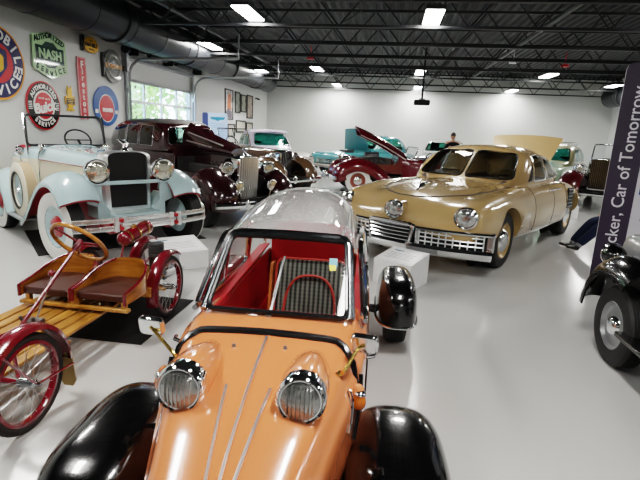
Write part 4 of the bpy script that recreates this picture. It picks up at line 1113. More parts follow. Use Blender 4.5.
    if P.get('split'):
        zc, lower = P['split']; big = MB().box((0, 2.5, zc + 1), (3, 6, 2)); hi = boole(bl, big, 'INTERSECT'); lo = boole(bl, big, 'DIFFERENCE')
        obj('body_upper', hi, pa, t); obj('body', lo, lower, t)
    else: obj('body', bl, pa, t)
    if ck:
        im = P.get('seat_m', M['dark'])
        for y in ck[4]:
            obj('bench_seat', MB().box((0, y, ck[3] + .10), (ck[0] * 1.9, .5, .2)).box((0, y + .30, ck[3] + .34), (ck[0] * 1.9, .16, .56), Matrix.Rotation(R(-12), 4, 'X')), im, t, bevel=.06)
        obj('steering_wheel', MB().tube([(P.get('swx', .3) + .2 * math.cos(a), ck[1] + .30 + .2 * math.sin(a) * .5, P.get('swz', 1.2) + .2 * math.sin(a) * .8) for a in [2 * PI * i / 28 for i in range(28)]], .014, 6, True).tube([(P.get('swx', .3), ck[1] + .30, P.get('swz', 1.2)), (P.get('swx', .3), ck[1] - .05, P.get('swz', 1.2) - .25)], .02, 8).tube([(P.get('swx', .3) - .2, ck[1] + .3, P.get('swz', 1.2)), (P.get('swx', .3) + .2, ck[1] + .3, P.get('swz', 1.2))], .01, 6), M['flat_black'], t)
    sc = P.get('screen')
    if sc:   # upright windscreen of an open car: y, z0, z1, half-width, lean, material
        y, za, zb2, w, ln, fm, split = sc
        q = [(-w, za), (w, za), (w * .96, zb2), (-w * .96, zb2)]
        f3 = [(x, y + (z - za) * ln, z) for x, z in rpoly(q, .06, 4)]
        fr = MB().tube(f3, .018, 8, True)
        if split: fr.tube([(0, y, za), (0, y + (zb2 - za) * ln, zb2)], .014, 8)
        so = obj('windscreen_frame', fr, fm, t)
        obj('windscreen', MB().add(f3, [tuple(range(len(f3)))]), P.get('screen_glass', M['glass']), so, sharp=None)
    cb_ = P.get('cabin')
    if cb_:
        rf = [(y, [(0, zb2), (w * .9, zb2), (w, zb2 + .02), (w * .99, zb2 + (zt - zb2) * .4), (wt + (w - wt) * .4, zb2 + (zt - zb2) * .75), (wt * .88, zt - .05), (wt * .45, zt - .01), (0, zt)]) for y, w, zb2, zt, wt in cb_['st']]
        roof = MB().loft(rf, 4, 3)
        def inner(d): return MB().loft([(y + (d if i == 0 else -d if i == len(rf) - 1 else 0), [(max(0, x - d), z - (d if z > zmin + .05 else .3)) if x > 0 else (0, z - (d if z > zmin + .05 else .3)) for x, z in h]) for i, (y, h) in enumerate(rf)], 4, 3)
        zmin = max(c[2] for c in cb_['st'])
        sheet = boole(roof, inner(.035)); thin = boole(roof, inner(.008))
        cuts = [(n, MB().prism(pl, y0, y1, 'y'), m) for n, pl, y0, y1, m in cb_.get('front', [])]
        for pl, m in cb_.get('side', []):
            for s in (-1, 1): cuts.append(('side_window', MB().prism(pl, s * .35, s * 1.1, 'x'), m))
        pn = [(n, boole(thin, c, 'INTERSECT'), m) for n, c, m in cuts]
        for n, c, m in cuts: sheet = boole(sheet, c)
        if cb_.get('top_m'):
            zs = cb_['top_z']; big = MB().box((0, 2.5, zs + 1), (4, 8, 2))
            tp = boole(sheet, big, 'INTERSECT'); sheet = boole(sheet, big, 'DIFFERENCE')
            obj('roof_top', tp, cb_['top_m'], t)
        ro = obj('roof', sheet, cb_.get('m', pa), t)
        line_inside(ro, M['dark'], 0, 1.4)
        for n, p_, m in pn:
            if p_.v: obj(n, p_, m, ro)
        rb = roof.bvh()
        for n, pl, y0, y1, m in cb_.get('front', []):
            obj('window_trim', drape(rb, [(x, 0, z) for x, z in pl], (0, 1, 0), .014, 6, .002, 0, True, 1.0), cb_.get('trim', M['chrome']), ro)
        if cb_.get('side_trim'):
            for pl, m in cb_.get('side', []):
                for s in (-1, 1): obj('window_trim', drape(rb, [(s * 2, y, z) for y, z in pl], (-s, 0, 0), .010, 6, .002, 0, True), cb_['side_trim'], ro)
    return t

# ---------------- pale blue and cream roadster
PB = paint('pale_blue_paint', '#b4cdd0', .25); CRM = paint('cream_paint', '#d3cab2', .3)
REDP = paint('red_paint', '#9c1420', .3)
pw = dict(paint=PB, fender=PB, r=.42, track=1.56, wb=2.4, lining=mat('red_lining', hexc('#b0444c'), .45), tw=.17, steer=R(8), rim=PB, hub=REDP, white=.92, rimr=.60, hubr=.42, xi=.48, xo=.905,
    fpath=[(-.42, .76), (-.35, .85), (-.20, .955), (.04, 1.01), (.34, .95), (.66, .76), (.95, .52), (1.25, .34)], crown=.10, skirt=.06, inner=.03, apron=mat('red_apron', hexc('#b0444c'), .45), chassis=REDP,
    board_m=mat('board_grey', hexc('#8a8f92'), .5), ry=.02, cy=1.72, hood=(.315, .47, 1.24, 1.28, .70), split=(1.08, CRM), stripe=REDP,
    grille=dict(w0=.285, w1=.305, z0=.56, z1=1.31, rise=.085, y=-.09, d=.14, rim=.052, mascot=True, shell=M['bright_trim']),
    lamps=[(.425, -.22, 1.075, .145, .20, M['chrome'], M['warm_lens'])], bumper='double',
    body=[(1.72, box_half(.47, .45, 1.28, .18, .455)), (1.95, box_half(.58, .42, 1.28, .16, .55)), (2.3, box_half(.64, .42, 1.23, .14, .62)), (2.7, box_half(.62, .44, 1.22, .2, .56)), (3.1, box_half(.48, .48, 1.10, .2, .40)), (3.3, box_half(.34, .55, .85, .15, .28))],
    cockpit=(.48, 2.0, 2.75, .62, (2.42,)), seat_m=mat('red_leather', hexc('#a02a38'), .5), swz=1.34, screen=(1.88, 1.275, 1.71, .56, .22, M['flat_black'], False))
t = vintage('roadster', 'pale blue and cream vintage roadster with whitewall tyres and big chrome headlights', (-3.36, 5.64, 0), R(55), pw)
obj('lamp_bar', MB().box((0, -.22, .935), (1.10, .035, .05)), PB, t, bevel=.012)
for s in (-1, 1):
    obj('lamp_post', MB().prism([(s * .50, .93), (s * .38, .93), (s * .36, .62), (s * .56, .70)][::s], -.21, -.18, 'y'), PB, t, bevel=.006)
    obj('splash_apron', MB().prism([(s * .29, .60), (s * .44, .78), (s * .44, .50), (s * .29, .48)][::s], -.22, .1, 'y'), PB, t, bevel=.006)
obj('front_apron', MB().prism([(-.34, .44), (.34, .44), (.30, .57), (-.30, .57)], -.42, .0, 'y'), PB, t, bevel=.02)
TCV = mat('tan_cover', hexc('#a89274'), .6, 0, 0, .08); CCV = mat('cream_cover', hexc('#d8d1c0'), .55)
for s in (-1, 1):
    sp = obj('spare_wheel', MB().lathe([(-.08, .30), (-.09, .34), (-.07, .385), (.07, .385), (.09, .34), (.085, .24), (.05, .23), (-.05, .23)], None, 36, loop=True), CCV, t)
    sp.location = (s * .76, 1.48, .68); sp.rotation_euler = (0, 0, 0 if s > 0 else PI)
    obj('spare_band', MB().lathe([(-.065, .386), (.06, .386), (.06, .390), (-.065, .390)], None, 36, loop=True), TCV, sp)
    obj('spare_ring', MB().lathe([(.07, .235), (.093, .262), (.094, .255), (.08, .225)], None, 36, loop=True), M['flat_black'], sp)
    obj('spare_disc', MB().lathe([(.05, .24), (.055, .16), (.03, .1), (.06, .06), (.08, .001)], None, 32), PB, sp)
    obj('spare_cap', MB().lathe([(.06, .05), (.09, .04), (.1, .001)], None, 20), M['chrome'], sp)
    mo = obj('spare_mirror', MB().tube([(s * .76, 1.48, 1.06), (s * .77, 1.48, 1.17)], .012, 8).lathe([(-.02, .001), (-.018, .05), (0, .065), (.012, .06), (.012, .001)], Matrix.Translation((s * .77, 1.48, 1.22)) @ Matrix.Rotation(R(90), 4, 'Z'), 22), M['chrome'], t)
    obj('cowl_band', MB().tube([(s * .49, 1.68, .75), (s * .485, 1.68, 1.09), (s * .44, 1.68, 1.22), (s * .25, 1.68, 1.285), (0, 1.68, 1.295)], .010, 6, smooth=3), M['chrome'], t)
    obj('cowl_lamp', MB().ell((s * .45, 1.62, 1.26), (.05, .07, .05), 14, 8), M['chrome'], t)
    obj('screen_post', MB().tube([(s * .56, 1.86, 1.13), (s * .565, 1.98, 1.72)], .016, 8), M['chrome'], t)

# ---------------- maroon saloon with lifted bonnet leaf
MRN = paint('dark_maroon_paint', '#2c0d12', .2)
F35 = [(-.52, .33), (-.54, .52), (-.42, .74), (-.14, .89), (.15, .90), (.45, .76), (.72, .52), (.95, .33)]
wq = rpoly([(-.52, 1.28), (.52, 1.28), (.46, 1.60), (-.46, 1.60)], .07)
def sidewin(y0, y1, z0=1.24, z1=1.62): return rpoly([(y0, z0), (y1, z0), (y1, z1), (y0 + .04, z1)], .05)
sal = dict(paint=MRN, r=.37, track=1.46, wb=3.5, tw=.17, rim=MRN, white=0, xi=.36, xo=.88, fpath=F35, crown=.14, skirt=.14, inner=.05, ry=.0, cy=1.66, hood=(.30, .46, 1.13, 1.20, .62), hood_open=-1,
    grille=dict(w0=.185, w1=.235, z0=.40, z1=1.19, rise=.11, y=-.15, d=.18, rim=.03, bars=11, barw=.020, vee=True, rake=R(-5), mascot=True, core=M['dark_chrome'], bar_m=M['bright_trim']),
    lamps=[(.44, -.24, .98, .12, .22, M['chrome'], M['lens']), (.36, -.46, .70, .10, .12, M['chrome'], M['warm_lens'])], bumper=(.43, .10, -.72, .88, .14),
    body=[(1.65, box_half(.46, .42, 1.20, .16, .45)), (2.00, box_half(.62, .40, 1.22, .10, .60)), (2.70, box_half(.72, .40, 1.22, .08, .70)), (3.60, box_half(.73, .42, 1.22, .08, .70)), (4.30, box_half(.64, .46, 1.20, .12, .58)), (4.70, box_half(.48, .52, .95, .15, .4))],
    cabin=dict(st=[(1.68, .54, 1.16, 1.24, .48), (1.78, .60, 1.16, 1.56, .50), (1.90, .64, 1.16, 1.68, .54), (2.30, .69, 1.16, 1.755, .60), (3.10, .71, 1.16, 1.765, .61), (3.80, .68, 1.16, 1.72, .57), (4.30, .60, 1.16, 1.58, .48), (4.55, .46, 1.16, 1.30, .36)],
        front=[('windscreen_pane', wq, 1.4, 2.15, M['tint_glass'])], side=[(sidewin(2.06, 2.56), M['smoke_glass']), (sidewin(2.64, 3.18), M['smoke_glass']), (sidewin(3.26, 3.7), M['smoke_glass'])], side_trim=M['dark_chrome'],
        top_m=mat('roof_cloth', hexc('#3a3634'), .6), top_z=1.665))
t = vintage('saloon', 'dark maroon 1930s saloon with bonnet leaf lifted and tall chrome grille', (-2.56, 8.01, 0), R(54), sal)
t.scale = (1, .93, 1)
lfb = [c for c in t.children if c.name.startswith('bonnet_leaf')][0]
for k, (v0, u0, u1) in enumerate(((.42, .36, .88), (.72, .18, .9))):
    pts = []
    for i in range(9):
        q = sal['leaf'](u0 + (u1 - u0) * i / 8, v0); pts.append((q[0] - .022, q[1], q[2]))
    obj('leaf_flash', MB().tube(pts, .014, 6), M['bright_trim'], lfb)

# ---------------- brown-tan convertible
BRT = paint('brown_tan_paint', '#54412f', .25)
con = dict(paint=BRT, r=.37, track=1.46, wb=3.5, tw=.17, rim=BRT, white=0, xi=.36, xo=.88, fpath=F35, crown=.14, skirt=.14, inner=.05, ry=.10, cy=1.5, hood=(.27, .46, 1.12, 1.17, .62),
    grille=dict(w0=.19, w1=.235, z0=.42, z1=1.13, rise=.07, y=-.05, d=.16, rim=.025, bars=9, barw=.016, vee=True, rake=R(-5), core=M['flat_black'], mascot=False),
    lamps=[(.44, -.06, .96, .115, .22, M['chrome'], M['lens']), (.46, -.48, .62, .09, .1, M['chrome'], M['lens'])], bumper=(.45, .11, -.72, .86, .14),
    body=[(1.5, box_half(.46, .42, 1.17, .16, .45)), (1.8, box_half(.62, .40, 1.19, .12, .60)), (2.5, box_half(.74, .40, 1.18, .1, .70)), (3.3, box_half(.74, .42, 1.17, .1, .68)), (4.1, box_half(.62, .46, 1.05, .2, .5)), (4.6, box_half(.42, .52, .75, .15, .34))],
    cockpit=(.58, 1.85, 3.2, .60, (2.2, 2.9)), seat_m=mat('tan_leather', hexc('#8a6a4a'), .6), swz=1.22, screen=(1.68, 1.15, 1.60, .56, .35, M['chrome'], True))
t = vintage('convertible', 'brown-tan 1930s convertible with open roof and barred chrome grille', (-2.70, 11.85, 0), R(62), con)
# ------------------------------------------------------------------ post-war cars in the background
def postwar(name, label, loc, rz, paint_m, roof_m, glass_m, P=None):
    P = P or {}
    t = thing(name, label, 'car', loc, rz)
    W = P.get('w', .92); Hh = P.get('h', 1.0); wb = 3.0; hz = P.get('hood', .95)
    S2 = lambda y, w, zw, xf, zf, zh, zr=.3: (y, [(0, zr), (w * .8, zr), (w * .95, zr + .03), (w, zw), ((w + xf) / 2 + .03, (zw + zf) / 2 + .06), (xf, zf), (xf - .18, zf - .01), (.36, zh - .02), (.18, zh - .005), (0, zh)])
    low = MB().loft([S2(-.85, W * .80, .58, .62, .70, .72, .42), S2(-.78, W * .9, .60, .70, .82, .84, .38), S2(-.4, W * .98, .62, .74, .90, hz - .02, .34), S2(.1, W, .64, .75, .91, hz, .32), S2(1.0, W * .99, .62, .76, .91, hz + .03, .3),
        S2(2.0, W * .99, .62, .78, .92, .96, .3), S2(2.8, W, .63, .78, .90, .94, .32), S2(3.5, W * .95, .62, .72, .85, .90, .36), S2(4.1, W * .8, .58, .6, .70, .74, .42)], 4, 2)
    for s in (-1, 1):
        for y in (0, wb): low = boole(low, MB().prism(circ(y, .34, .40, 20), s * .6, s * 1.3, 'x'))
    if P.get('engine_bay'): low = boole(low, MB().box((0, .25, 1.0), (1.1, 1.1, .5)))
    obj('body', low, paint_m, t, sharp=32)
    bv = low.bvh()
    for s in (-1, 1):
        for y in (0, wb): 
            wheel_parts(t, (s * (W - .14), y, .34), .34, .17, s, 'disc', P.get('rim', paint_m), M['chrome'], P.get('white', .9), .62, hubr=.6)
    if P.get('engine_bay'):
        obj('engine', MB().box((0, .25, .78), (.7, .8, .2)).box((.1, .2, .92), (.3, .5, .12)), M['engine'], t, bevel=.02)
        h = P['engine_bay']
        hd = MB(); A = []
        for j in range(7):
            for i in range(9):
                u = -1 + i / 4; v_ = j / 6
                A.append((u * (.62 - .1 * v_), .85 - .55 * v_ * h - .08 * (1 - u * u), .97 + .78 * v_ + .03 * (1 - u * u)))
        hd.add(A, [(j * 9 + i, j * 9 + i + 1, j * 9 + i + 10, j * 9 + i + 9) for j in range(6) for i in range(8)])
        obj('bonnet_lid', solid(hd, .03, 0), P.get('lid_m', paint_m), t)
    rf = [(y, [(0, .9), (w * .9, .9), (w, .92), (w * .98, .9 + (zt - .9) * .4), (wt + (w - wt) * .35, .9 + (zt - .9) * .75), (wt * .86, zt - .05), (wt * .45, zt - .01), (0, zt)]) for y, w, zt, wt in
        ((1.0, .66, 1.0, .6), (1.12, .74, 1.12, .64), (1.35, .78, 1.36, .64), (1.6, .79, 1.50 * Hh, .63), (2.1, .80, 1.56 * Hh, .64), (2.7, .78, 1.54 * Hh, .61), (3.1, .70, 1.38, .54), (3.4, .58, 1.10, .44))]
    roof = MB().loft(rf, 4, 2)
    inn = lambda d: MB().loft([(y + (d if i == 0 else -d if i == 7 else 0), [(max(0, x - d), z - (d if z > .97 else .3)) if x > 0 else (0, z - (d if z > .97 else .3)) for x, z in h]) for i, (y, h) in enumerate(rf)], 4, 2)
    sheet = boole(roof, inn(.03)); thin = boole(roof, inn(.008))
    cuts = [('windscreen_pane', MB().prism(rpoly([(-.66, 1.05), (.66, 1.05), (.56, 1.42 * Hh), (-.56, 1.42 * Hh)], .08), .8, 1.9, 'y')), ('rear_window', MB().prism(rpoly([(-.46, 1.12), (.46, 1.12), (.38, 1.38), (-.38, 1.38)], .08), 2.6, 3.6, 'y'))]
    for s in (-1, 1):
        for pl in (rpoly([(1.42, 1.03), (2.05, 1.03), (2.05, 1.42), (1.66, 1.40)], .06), rpoly([(2.13, 1.03), (2.8, 1.03), (2.62, 1.36), (2.13, 1.42)], .06)): cuts.append(('side_window', MB().prism(pl, s * .4, s * 1.1, 'x')))
    pn = [(n, boole(thin, c, 'INTERSECT')) for n, c in cuts]
    for n, c in cuts: sheet = boole(sheet, c)
    ro = obj('roof', sheet, roof_m, t, sharp=32)
    line_inside(ro, M['dark'])
    for n, p_ in pn:
        if p_.v: obj(n, p_, glass_m, ro)
    rb = roof.bvh()
    obj('window_trim', drape(rb, [(x, 0, z) for x, z in rpoly([(-.66, 1.05), (.66, 1.05), (.56, 1.42 * Hh), (-.56, 1.42 * Hh)], .08)], (0, 1, 0), .022, 6, .002, 0, True), M['chrome'], ro)
    if P.get('visor'):
        vb = MB(); A = []
        for j in range(3):
            for i in range(9): u = -1 + i / 4; A.append((u * .70, 1.36 + .14 * j - .04 * (1 - u * u), 1.50 * Hh + .035 * j - .05 * u * u))
        vb.add(A, [(j * 9 + i, j * 9 + i + 1, j * 9 + i + 10, j * 9 + i + 9) for j in range(2) for i in range(8)])
        obj('sun_visor', solid(vb, .02), P['visor'], ro)
    if P.get('rack'):
        rk = MB()
        for x in (-.5, .5): rk.tube([(x, 1.5, 1.58 * Hh), (x, 2.7, 1.62 * Hh)], .02, 6)
        for y in (1.6, 2.1, 2.6): rk.tube([(-.5, y, 1.62 * Hh), (.5, y, 1.62 * Hh)], .015, 6)
        for x in (-.5, .5): 
            for y in (1.6, 2.6): rk.tube([(x, y, 1.62 * Hh), (x, y, 1.50 * Hh)], .015, 6)
        obj('roof_rack', rk, M['chrome'], ro)
    for y in (1.9, 2.55): obj('bench_seat', MB().box((0, y, .64), (1.2, .5, .2)).box((0, y + .3, .88), (1.2, .16, .52), Matrix.Rotation(R(-12), 4, 'X')), M['dark'], t, bevel=.05)
    for s in (-1, 1): headlamp(t, (s * .70, -.80, .74), .10, .12, M['chrome'], M['lens'])
    g = MB()
    for z in (.48, .55, .62): g.tube([(-.52, -.83, z), (0, -.89, z), (.52, -.83, z)], .018, 6)
    for x in (-.4, -.2, 0, .2, .4): g.box((x, -.85, .55), (.02, .02, .18))
    obj('grille', g, M['chrome'], t)
    b = MB(); rings = []
    for i in range(17):
        u = -1 + i / 8; rings.append([(u * W * 1.0, -1.0 + .16 * abs(u) ** 2.5 + a, .42 + c) for a, c in ((.02, -.08), (-.03, -.05), (-.045, 0), (-.03, .05), (.02, .08))])
    bu = obj('bumper', b.rings(rings), M['chrome'], t)
    obj('bumper_bracket', MB().box((-.4, -.85, .42), (.05, .25, .05)), M['flat_black'], bu); obj('bumper_bracket', MB().box((.4, -.85, .42), (.05, .25, .05)), M['flat_black'], bu)
    for s in (-1, 1): obj('side_strip', drape(bv, [(s * 2, -.3, .70), (s * 2, 1.2, .69), (s * 2, 2.5, .68)], (-s, 0, 0), .014, 6, .003, 6), M['chrome'], t)
    return t

TEAL = paint('teal_paint', '#3f7f83', .25); DTEAL = paint('dark_teal_paint', '#1f5a60', .3); MINT = paint('mint_paint', '#a9bfa6', .3); OLV = paint('olive_tan_paint', '#8f8d6c', .35)
WHT = paint('ivory_white_paint', '#cfcabf', .3); LAV = paint('lavender_white', '#c9c3d4', .35); BLK2 = paint('blue_black_paint', '#15171c', .2); SIL = paint('silver_roof', '#b9bbb8', .3)
postwar('sedan', 'cream car with pale lavender visored roof and teal windscreen, behind the brown-tan convertible', (-3.62, 15.9, 0), R(33), WHT, LAV, M['teal_glass'], dict(h=1.03, visor=LAV))
postwar('sedan', 'teal car with upright teal bonnet lid, behind the dark red car with raised bonnet', (-1.85, 18.1, 0), R(-38), TEAL, TEAL, M['tint_glass'], dict(engine_bay=.25, lid_m=DTEAL))
postwar('sedan', 'black car with pale chrome-trimmed roof, behind the tan three-headlight sedan', (1.75, 18.6, 0), R(-14), BLK2, SIL, M['tint_glass'], dict(h=.97))
postwar('sedan', 'mint green car with olive roof and rack, behind the raised tan lid', (4.45, 15.4, 0), R(-31), MINT, OLV, M['teal_glass'], dict(h=1.0, rack=True, hood=1.0))

# ---------------- dark red coupe seen from the side with its bonnet raised
BUR = paint('burgundy_paint', '#5e121c', .22)
cou = dict(paint=BUR, r=.36, track=1.44, wb=3.1, tw=.17, rim=mat('rim_rust', hexc('#8a4a3a'), .4), white=.92, rimr=.60, hubr=.5, xi=.30, xo=.86, fpath=[(-.56, .30), (-.60, .50), (-.46, .72), (-.12, .86), (.22, .84), (.58, .68), (.85, .46), (1.0, .30)], crown=.16, skirt=.16, inner=.1,
    ry=-.1, cy=1.3, hood=(.27, .46, .98, 1.06, .52), board=False,
    grille=dict(w0=.16, w1=.20, z0=.40, z1=1.0, rise=.08, y=-.28, d=.2, rim=.025, bars=9, vee=True, rake=R(-8)), lamps=[(.55, -.42, .74, .10, .18, BUR, M['lens'])], stalk=False, bumper=(.42, .10, -.78, .86, .16),
    body=[(1.3, box_half(.46, .40, 1.0, .16, .45)), (1.65, box_half(.68, .36, .98, .10, .62)), (2.4, box_half(.78, .36, .92, .08, .72)), (3.1, box_half(.76, .38, .92, .1, .68)), (3.9, box_half(.62, .42, .84, .2, .5)), (4.4, box_half(.4, .5, .7, .1, .32))],
    cockpit=(.60, 1.75, 3.0, .50, (2.4,)), seat_m=mat('black_leather', hexc('#151414'), .5), swz=1.0, screen=(1.6, 1.0, 1.30, .56, .4, M['dark_chrome'], False))
cou['hood_cut'] = True
t = vintage('roadster', 'dark red roadster in profile with bonnet raised high and whitewall front tyre', (-1.02, 13.72, 0), R(-76), cou)
for c in list(t.children):
    if c.name.startswith('bonnet_hinge'): bpy.data.objects.remove(c)
    elif c.name.startswith('bonnet'):
        b = from_mesh(c.data); b2 = boole(b, MB().box((0, .55, 1.1), (.86, 1.3, .6))); me = b2.mesh('bonnet'); me.materials.append(BUR); me.shade_smooth(); me.set_sharp_from_angle(angle=R(38)); c.data = me
ax_ = MB(); A = []
for j in range(9):
    v_ = j / 8
    for i in range(9):
        u = -1 + i / 4; A.append((u * (.46 - .16 * v_), 1.36 - 1.38 * v_ + .10 * u * u * (1 + .2 * v_), 1.16 + .66 * v_ - .24 * abs(u) ** 2.4 + .05 * math.sin(v_ * PI)))
ax_.add(A, [(j * 9 + i, j * 9 + i + 1, j * 9 + i + 10, j * 9 + i + 9) for j in range(8) for i in range(8)])
ld = obj('bonnet_lid', solid(ax_, .03, 0), BUR, t)
for s in (0, 8): obj('lid_edge', MB().tube([A[j * 9 + s] for j in range(9)], .018, 6), M['bright_trim'], ld)
en = MB().box((0, .55, .78), (.34, 1.0, .36))
for i in range(6): en.tube([(.18, .2 + i * .13, .9), (.34, .2 + i * .13, .84)], .03, 8)
en.tube([(0, .3, 1.0), (0, .7, 1.02)], .11, 14).tube([(.15, .1, .95), (.2, .5, 1.0), (.18, .9, .95)], .03, 8)
obj('engine', en, mat('engine_grey', (.1, .1, .1), .35, .7, 0, .5, 30), t)

# ---------------- maroon and black vintage tourer behind the banner
DKB = mat('dark_bronze', hexc('#3a342c'), .3, .6); MR2 = paint('oxblood_paint', '#4a1418', .22)
tou = dict(paint=mat('black_green', hexc('#1c1e1c'), .25), fender=MR2, r=.38, track=1.44, wb=3.3, tw=.15, rim=MR2, white=0, wstyle='wire', xi=.34, xo=.86, fpath=F35, crown=.12, skirt=.12, inner=.05, ry=.10, cy=1.4, hood=(.30, .45, 1.18, 1.22, .66),
    grille=dict(w0=.26, w1=.28, z0=.50, z1=1.27, rise=.07, y=.0, d=.16, rim=.03, core=DKB, bars=12, barw=.006, bar_m=M['dark_chrome']), lamps=[(.47, -.12, 1.0, .155, .22, M['chrome'], M['lens'])], bumper=(.45, .09, -.66, .86, .12),
    body=con['body'], cockpit=con['cockpit'], seat_m=mat('dark_leather', hexc('#2b1a16'), .6), screen=(1.6, 1.18, 1.62, .54, .2, M['chrome'], False))
t = vintage('tourer', 'maroon-winged dark tourer with huge chrome headlight, half hidden by the banner', (5.25, 12.75, 0), R(-31), tou)
plinth(3.95, 11.3, R(-12), .62, .5, .34, .26, 'white sloping display plinth on the floor before the maroon-winged tourer')

# ---------------- grey car with black wings at the right edge
GRY = paint('grey_paint', '#8f9192', .3)
gry = dict(paint=GRY, fender=M['black'], r=.292, track=1.14, wb=2.0, tw=.13, rim=mat('silver_rim', hexc('#9a9c9d'), .3, .7), white=0, rimr=.60, hubr=.35, xi=.44, xo=.70, fpath=[(-.47, .34), (-.42, .50), (-.28, .67), (-.08, .745), (.10, .75), (.24, .71)], crown=.09, skirt=.05, inner=.03,
    ry=-.48, cy=1.0, hood=(.44, .56, .90, 1.04, .40), board_m=M['black'], chassis=M['flat_black'],
    grille=dict(w0=.17, w1=.21, z0=.40, z1=.82, rise=.08, y=-.50, d=.12, rim=.03, bars=9, core=M['flat_black']), lamps=[(.51, -.44, .72, .085, .14, M['black'], M['lens'])], stalk_m=M['black'], bumper=None,
    body=[(1.0, box_half(.47, .30, .98, .14, .45)), (1.2, box_half(.56, .28, .98, .10, .54)), (1.9, box_half(.60, .28, .96, .1, .56)), (2.5, box_half(.52, .32, .80, .16, .42)), (2.7, box_half(.36, .4, .62, .1, .28))],
    cockpit=(.44, 1.22, 1.95, .42, (1.7,)), swx=.2, swz=1.02, screen=(1.15, .97, 1.30, .46, .2, M['chrome'], False))
t = vintage('small_tourer', 'small grey car with black mudguards at the edge beside the banner', (2.46, 3.68, 0), R(180), gry)
t.scale = (1.07, 1.07, 1.07)
for k in range(2):
    s = 1 if k else -1
    b = MB()
    for i in range(5): b.ell((s * (.285 + .0 * i), -.30 + i * .13, [.60, .67, .70, .68, .61][i] + .01), (.012, .012, .012), 8, 5)
    obj('wing_rivets', b, M['chrome'], t)
# ------------------------------------------------------------------ enamel signs on the left wall (wall plane x = XL)
def wallmx(y, z, off=.02): # local x -> +y world (to the right as seen), local y -> up, local z -> into the room
    return Matrix(((0, 0, 1, XL + off), (1, 0, 0, y), (0, 1, 0, z), (0, 0, 0, 1)))
def disc(r, z0, z1, n=48, ry=None): return MB().prism(circ(0, 0, r, n, 0, 360, ry), z0, z1, 'z')
def em(name, h, r=.25): return mat('enamel_' + name, hexc(h), r, 0, .6, .02)
E_NAVY, E_OR, E_RED, E_WHT, E_YEL, E_BLU, E_BLK, E_GRN, E_LGR = em('navy', '#1f1d4e'), em('orange', '#d9922e'), em('red', '#b5252f'), em('white', '#dcdcd8'), em('yellow', '#d8a52a'), em('blue', '#2f5a9c'), em('black', '#1c1718'), em('green', '#123a33'), em('lightgreen', '#a8c79a')
# round OLDSMOBILE SERVICE sign
m = wallmx(7.10, 2.50)
s = obj('enamel_sign', disc(.575, 0, .02).xf(m), E_OR); tag(s, 'large round navy service sign with thin orange rim, cut by the picture edge', 'sign')
obj('sign_field', disc(.545, .02, .023).xf(m), E_NAVY, s); obj('sign_centre', disc(.315, .023, .026).xf(m), E_RED, s); obj('centre_shield', MB().prism(rpoly([(-.2, .2), (0, .24), (.2, .2), (.19, -.05), (0, -.25), (-.19, -.05)], .04), .026, .029, 'z').xf(m), E_NAVY, s)
obj('crest', MB().prism(rpoly([(-.12, .1), (0, .17), (.12, .1), (.1, -.1), (0, -.16), (-.1, -.1)], .03), .029, .032, 'z').xf(m), E_YEL, s)
obj('lettering', MB().arc_text('OLDSMOBILE', .22, .43, m @ Matrix.Translation((0, 0, .024)), 90, 22, True, bold=.006), E_WHT, s)
obj('lettering', MB().arc_text('SERVICE', .22, .43, m @ Matrix.Translation((0, 0, .024)), 270, 22, False, bold=.006), E_WHT, s)
# AUTHORIZED NASH SERVICE
m = wallmx(8.34, 2.79)
ol = [(-.43, .29), (0, .41), (.43, .29), (.45, -.27), (0, -.42), (-.45, -.27)]
s = obj('enamel_sign', MB().prism(ol, 0, .02, 'z').xf(m), E_LGR); tag(s, 'pale green six-sided service sign with dark green band on the wall', 'sign')
obj('sign_band', MB().prism([(-.37, .14), (-.2, .14), (-.1, .22), (.1, .22), (.2, .14), (.37, .14), (.37, -.14), (.2, -.14), (.1, -.22), (-.1, -.22), (-.2, -.14), (-.37, -.14)], .02, .024, 'z').xf(m), E_GRN, s)
obj('lettering', MB().text('NASH', .23, m @ Matrix.Translation((0, 0, .026)), bold=.008), E_LGR, s)
def chev(txt, up, zc):
    b = MB(); n = len(txt)
    for i, ch in enumerate(txt):
        x = -.35 + .70 * i / (n - 1); b.text(ch, .125, m @ Matrix.Translation((x, zc + (1 if up else -1) * (.12 * (1 - abs(x) / .35)) * .9, .022)) @ Matrix.Rotation(R((15 if x < 0 else -15) * (1 if up else -1)) if abs(x) > .03 else 0, 4, 'Z'), bold=.006)
    return b
obj('lettering', chev('AUTHORIZED', True, .235), E_GRN, s); obj('lettering', chev('SERVICE', False, -.225), E_GRN, s)
# AUTHORIZED Buick SERVICE
m = wallmx(8.07, 1.88)
s = obj('enamel_sign', disc(.43, 0, .02).xf(m), E_RED); tag(s, 'round red and black service sign behind the pale blue roadster windscreen', 'sign')
obj('sign_field', disc(.405, .02, .023).xf(m), E_BLK, s); obj('sign_ring', disc(.27, .023, .025).xf(m), E_WHT, s); obj('sign_centre', disc(.235, .025, .027).xf(m), E_RED, s)
obj('lettering', MB().arc_text('AUTHORIZED', .105, .335, m @ Matrix.Translation((0, 0, .024)), 90, 13, True, bold=.005), E_WHT, s)
obj('lettering', MB().arc_text('SERVICE', .105, .335, m @ Matrix.Translation((0, 0, .024)), 270, 14, False, bold=.005), E_WHT, s)
obj('lettering', MB().text('Buick', .25, m @ Matrix.Translation((0, -.03, .030)) @ Matrix.Rotation(R(12), 4, 'Z'), bold=.011, shear=.25), E_WHT, s)
bl = MB()
for sx in (-1, 1):
    for i in range(5): bl.box((sx * .345, -.06 + i * .03, .025), (.09, .014, .004))
obj('side_bars', bl.xf(m), E_WHT, s)
obj('small_print', MB().text('VALVE', .05, m @ Matrix.Translation((-.07, .13, .029))).text('HEAD', .05, m @ Matrix.Translation((.09, .12, .029))), E_WHT, s)
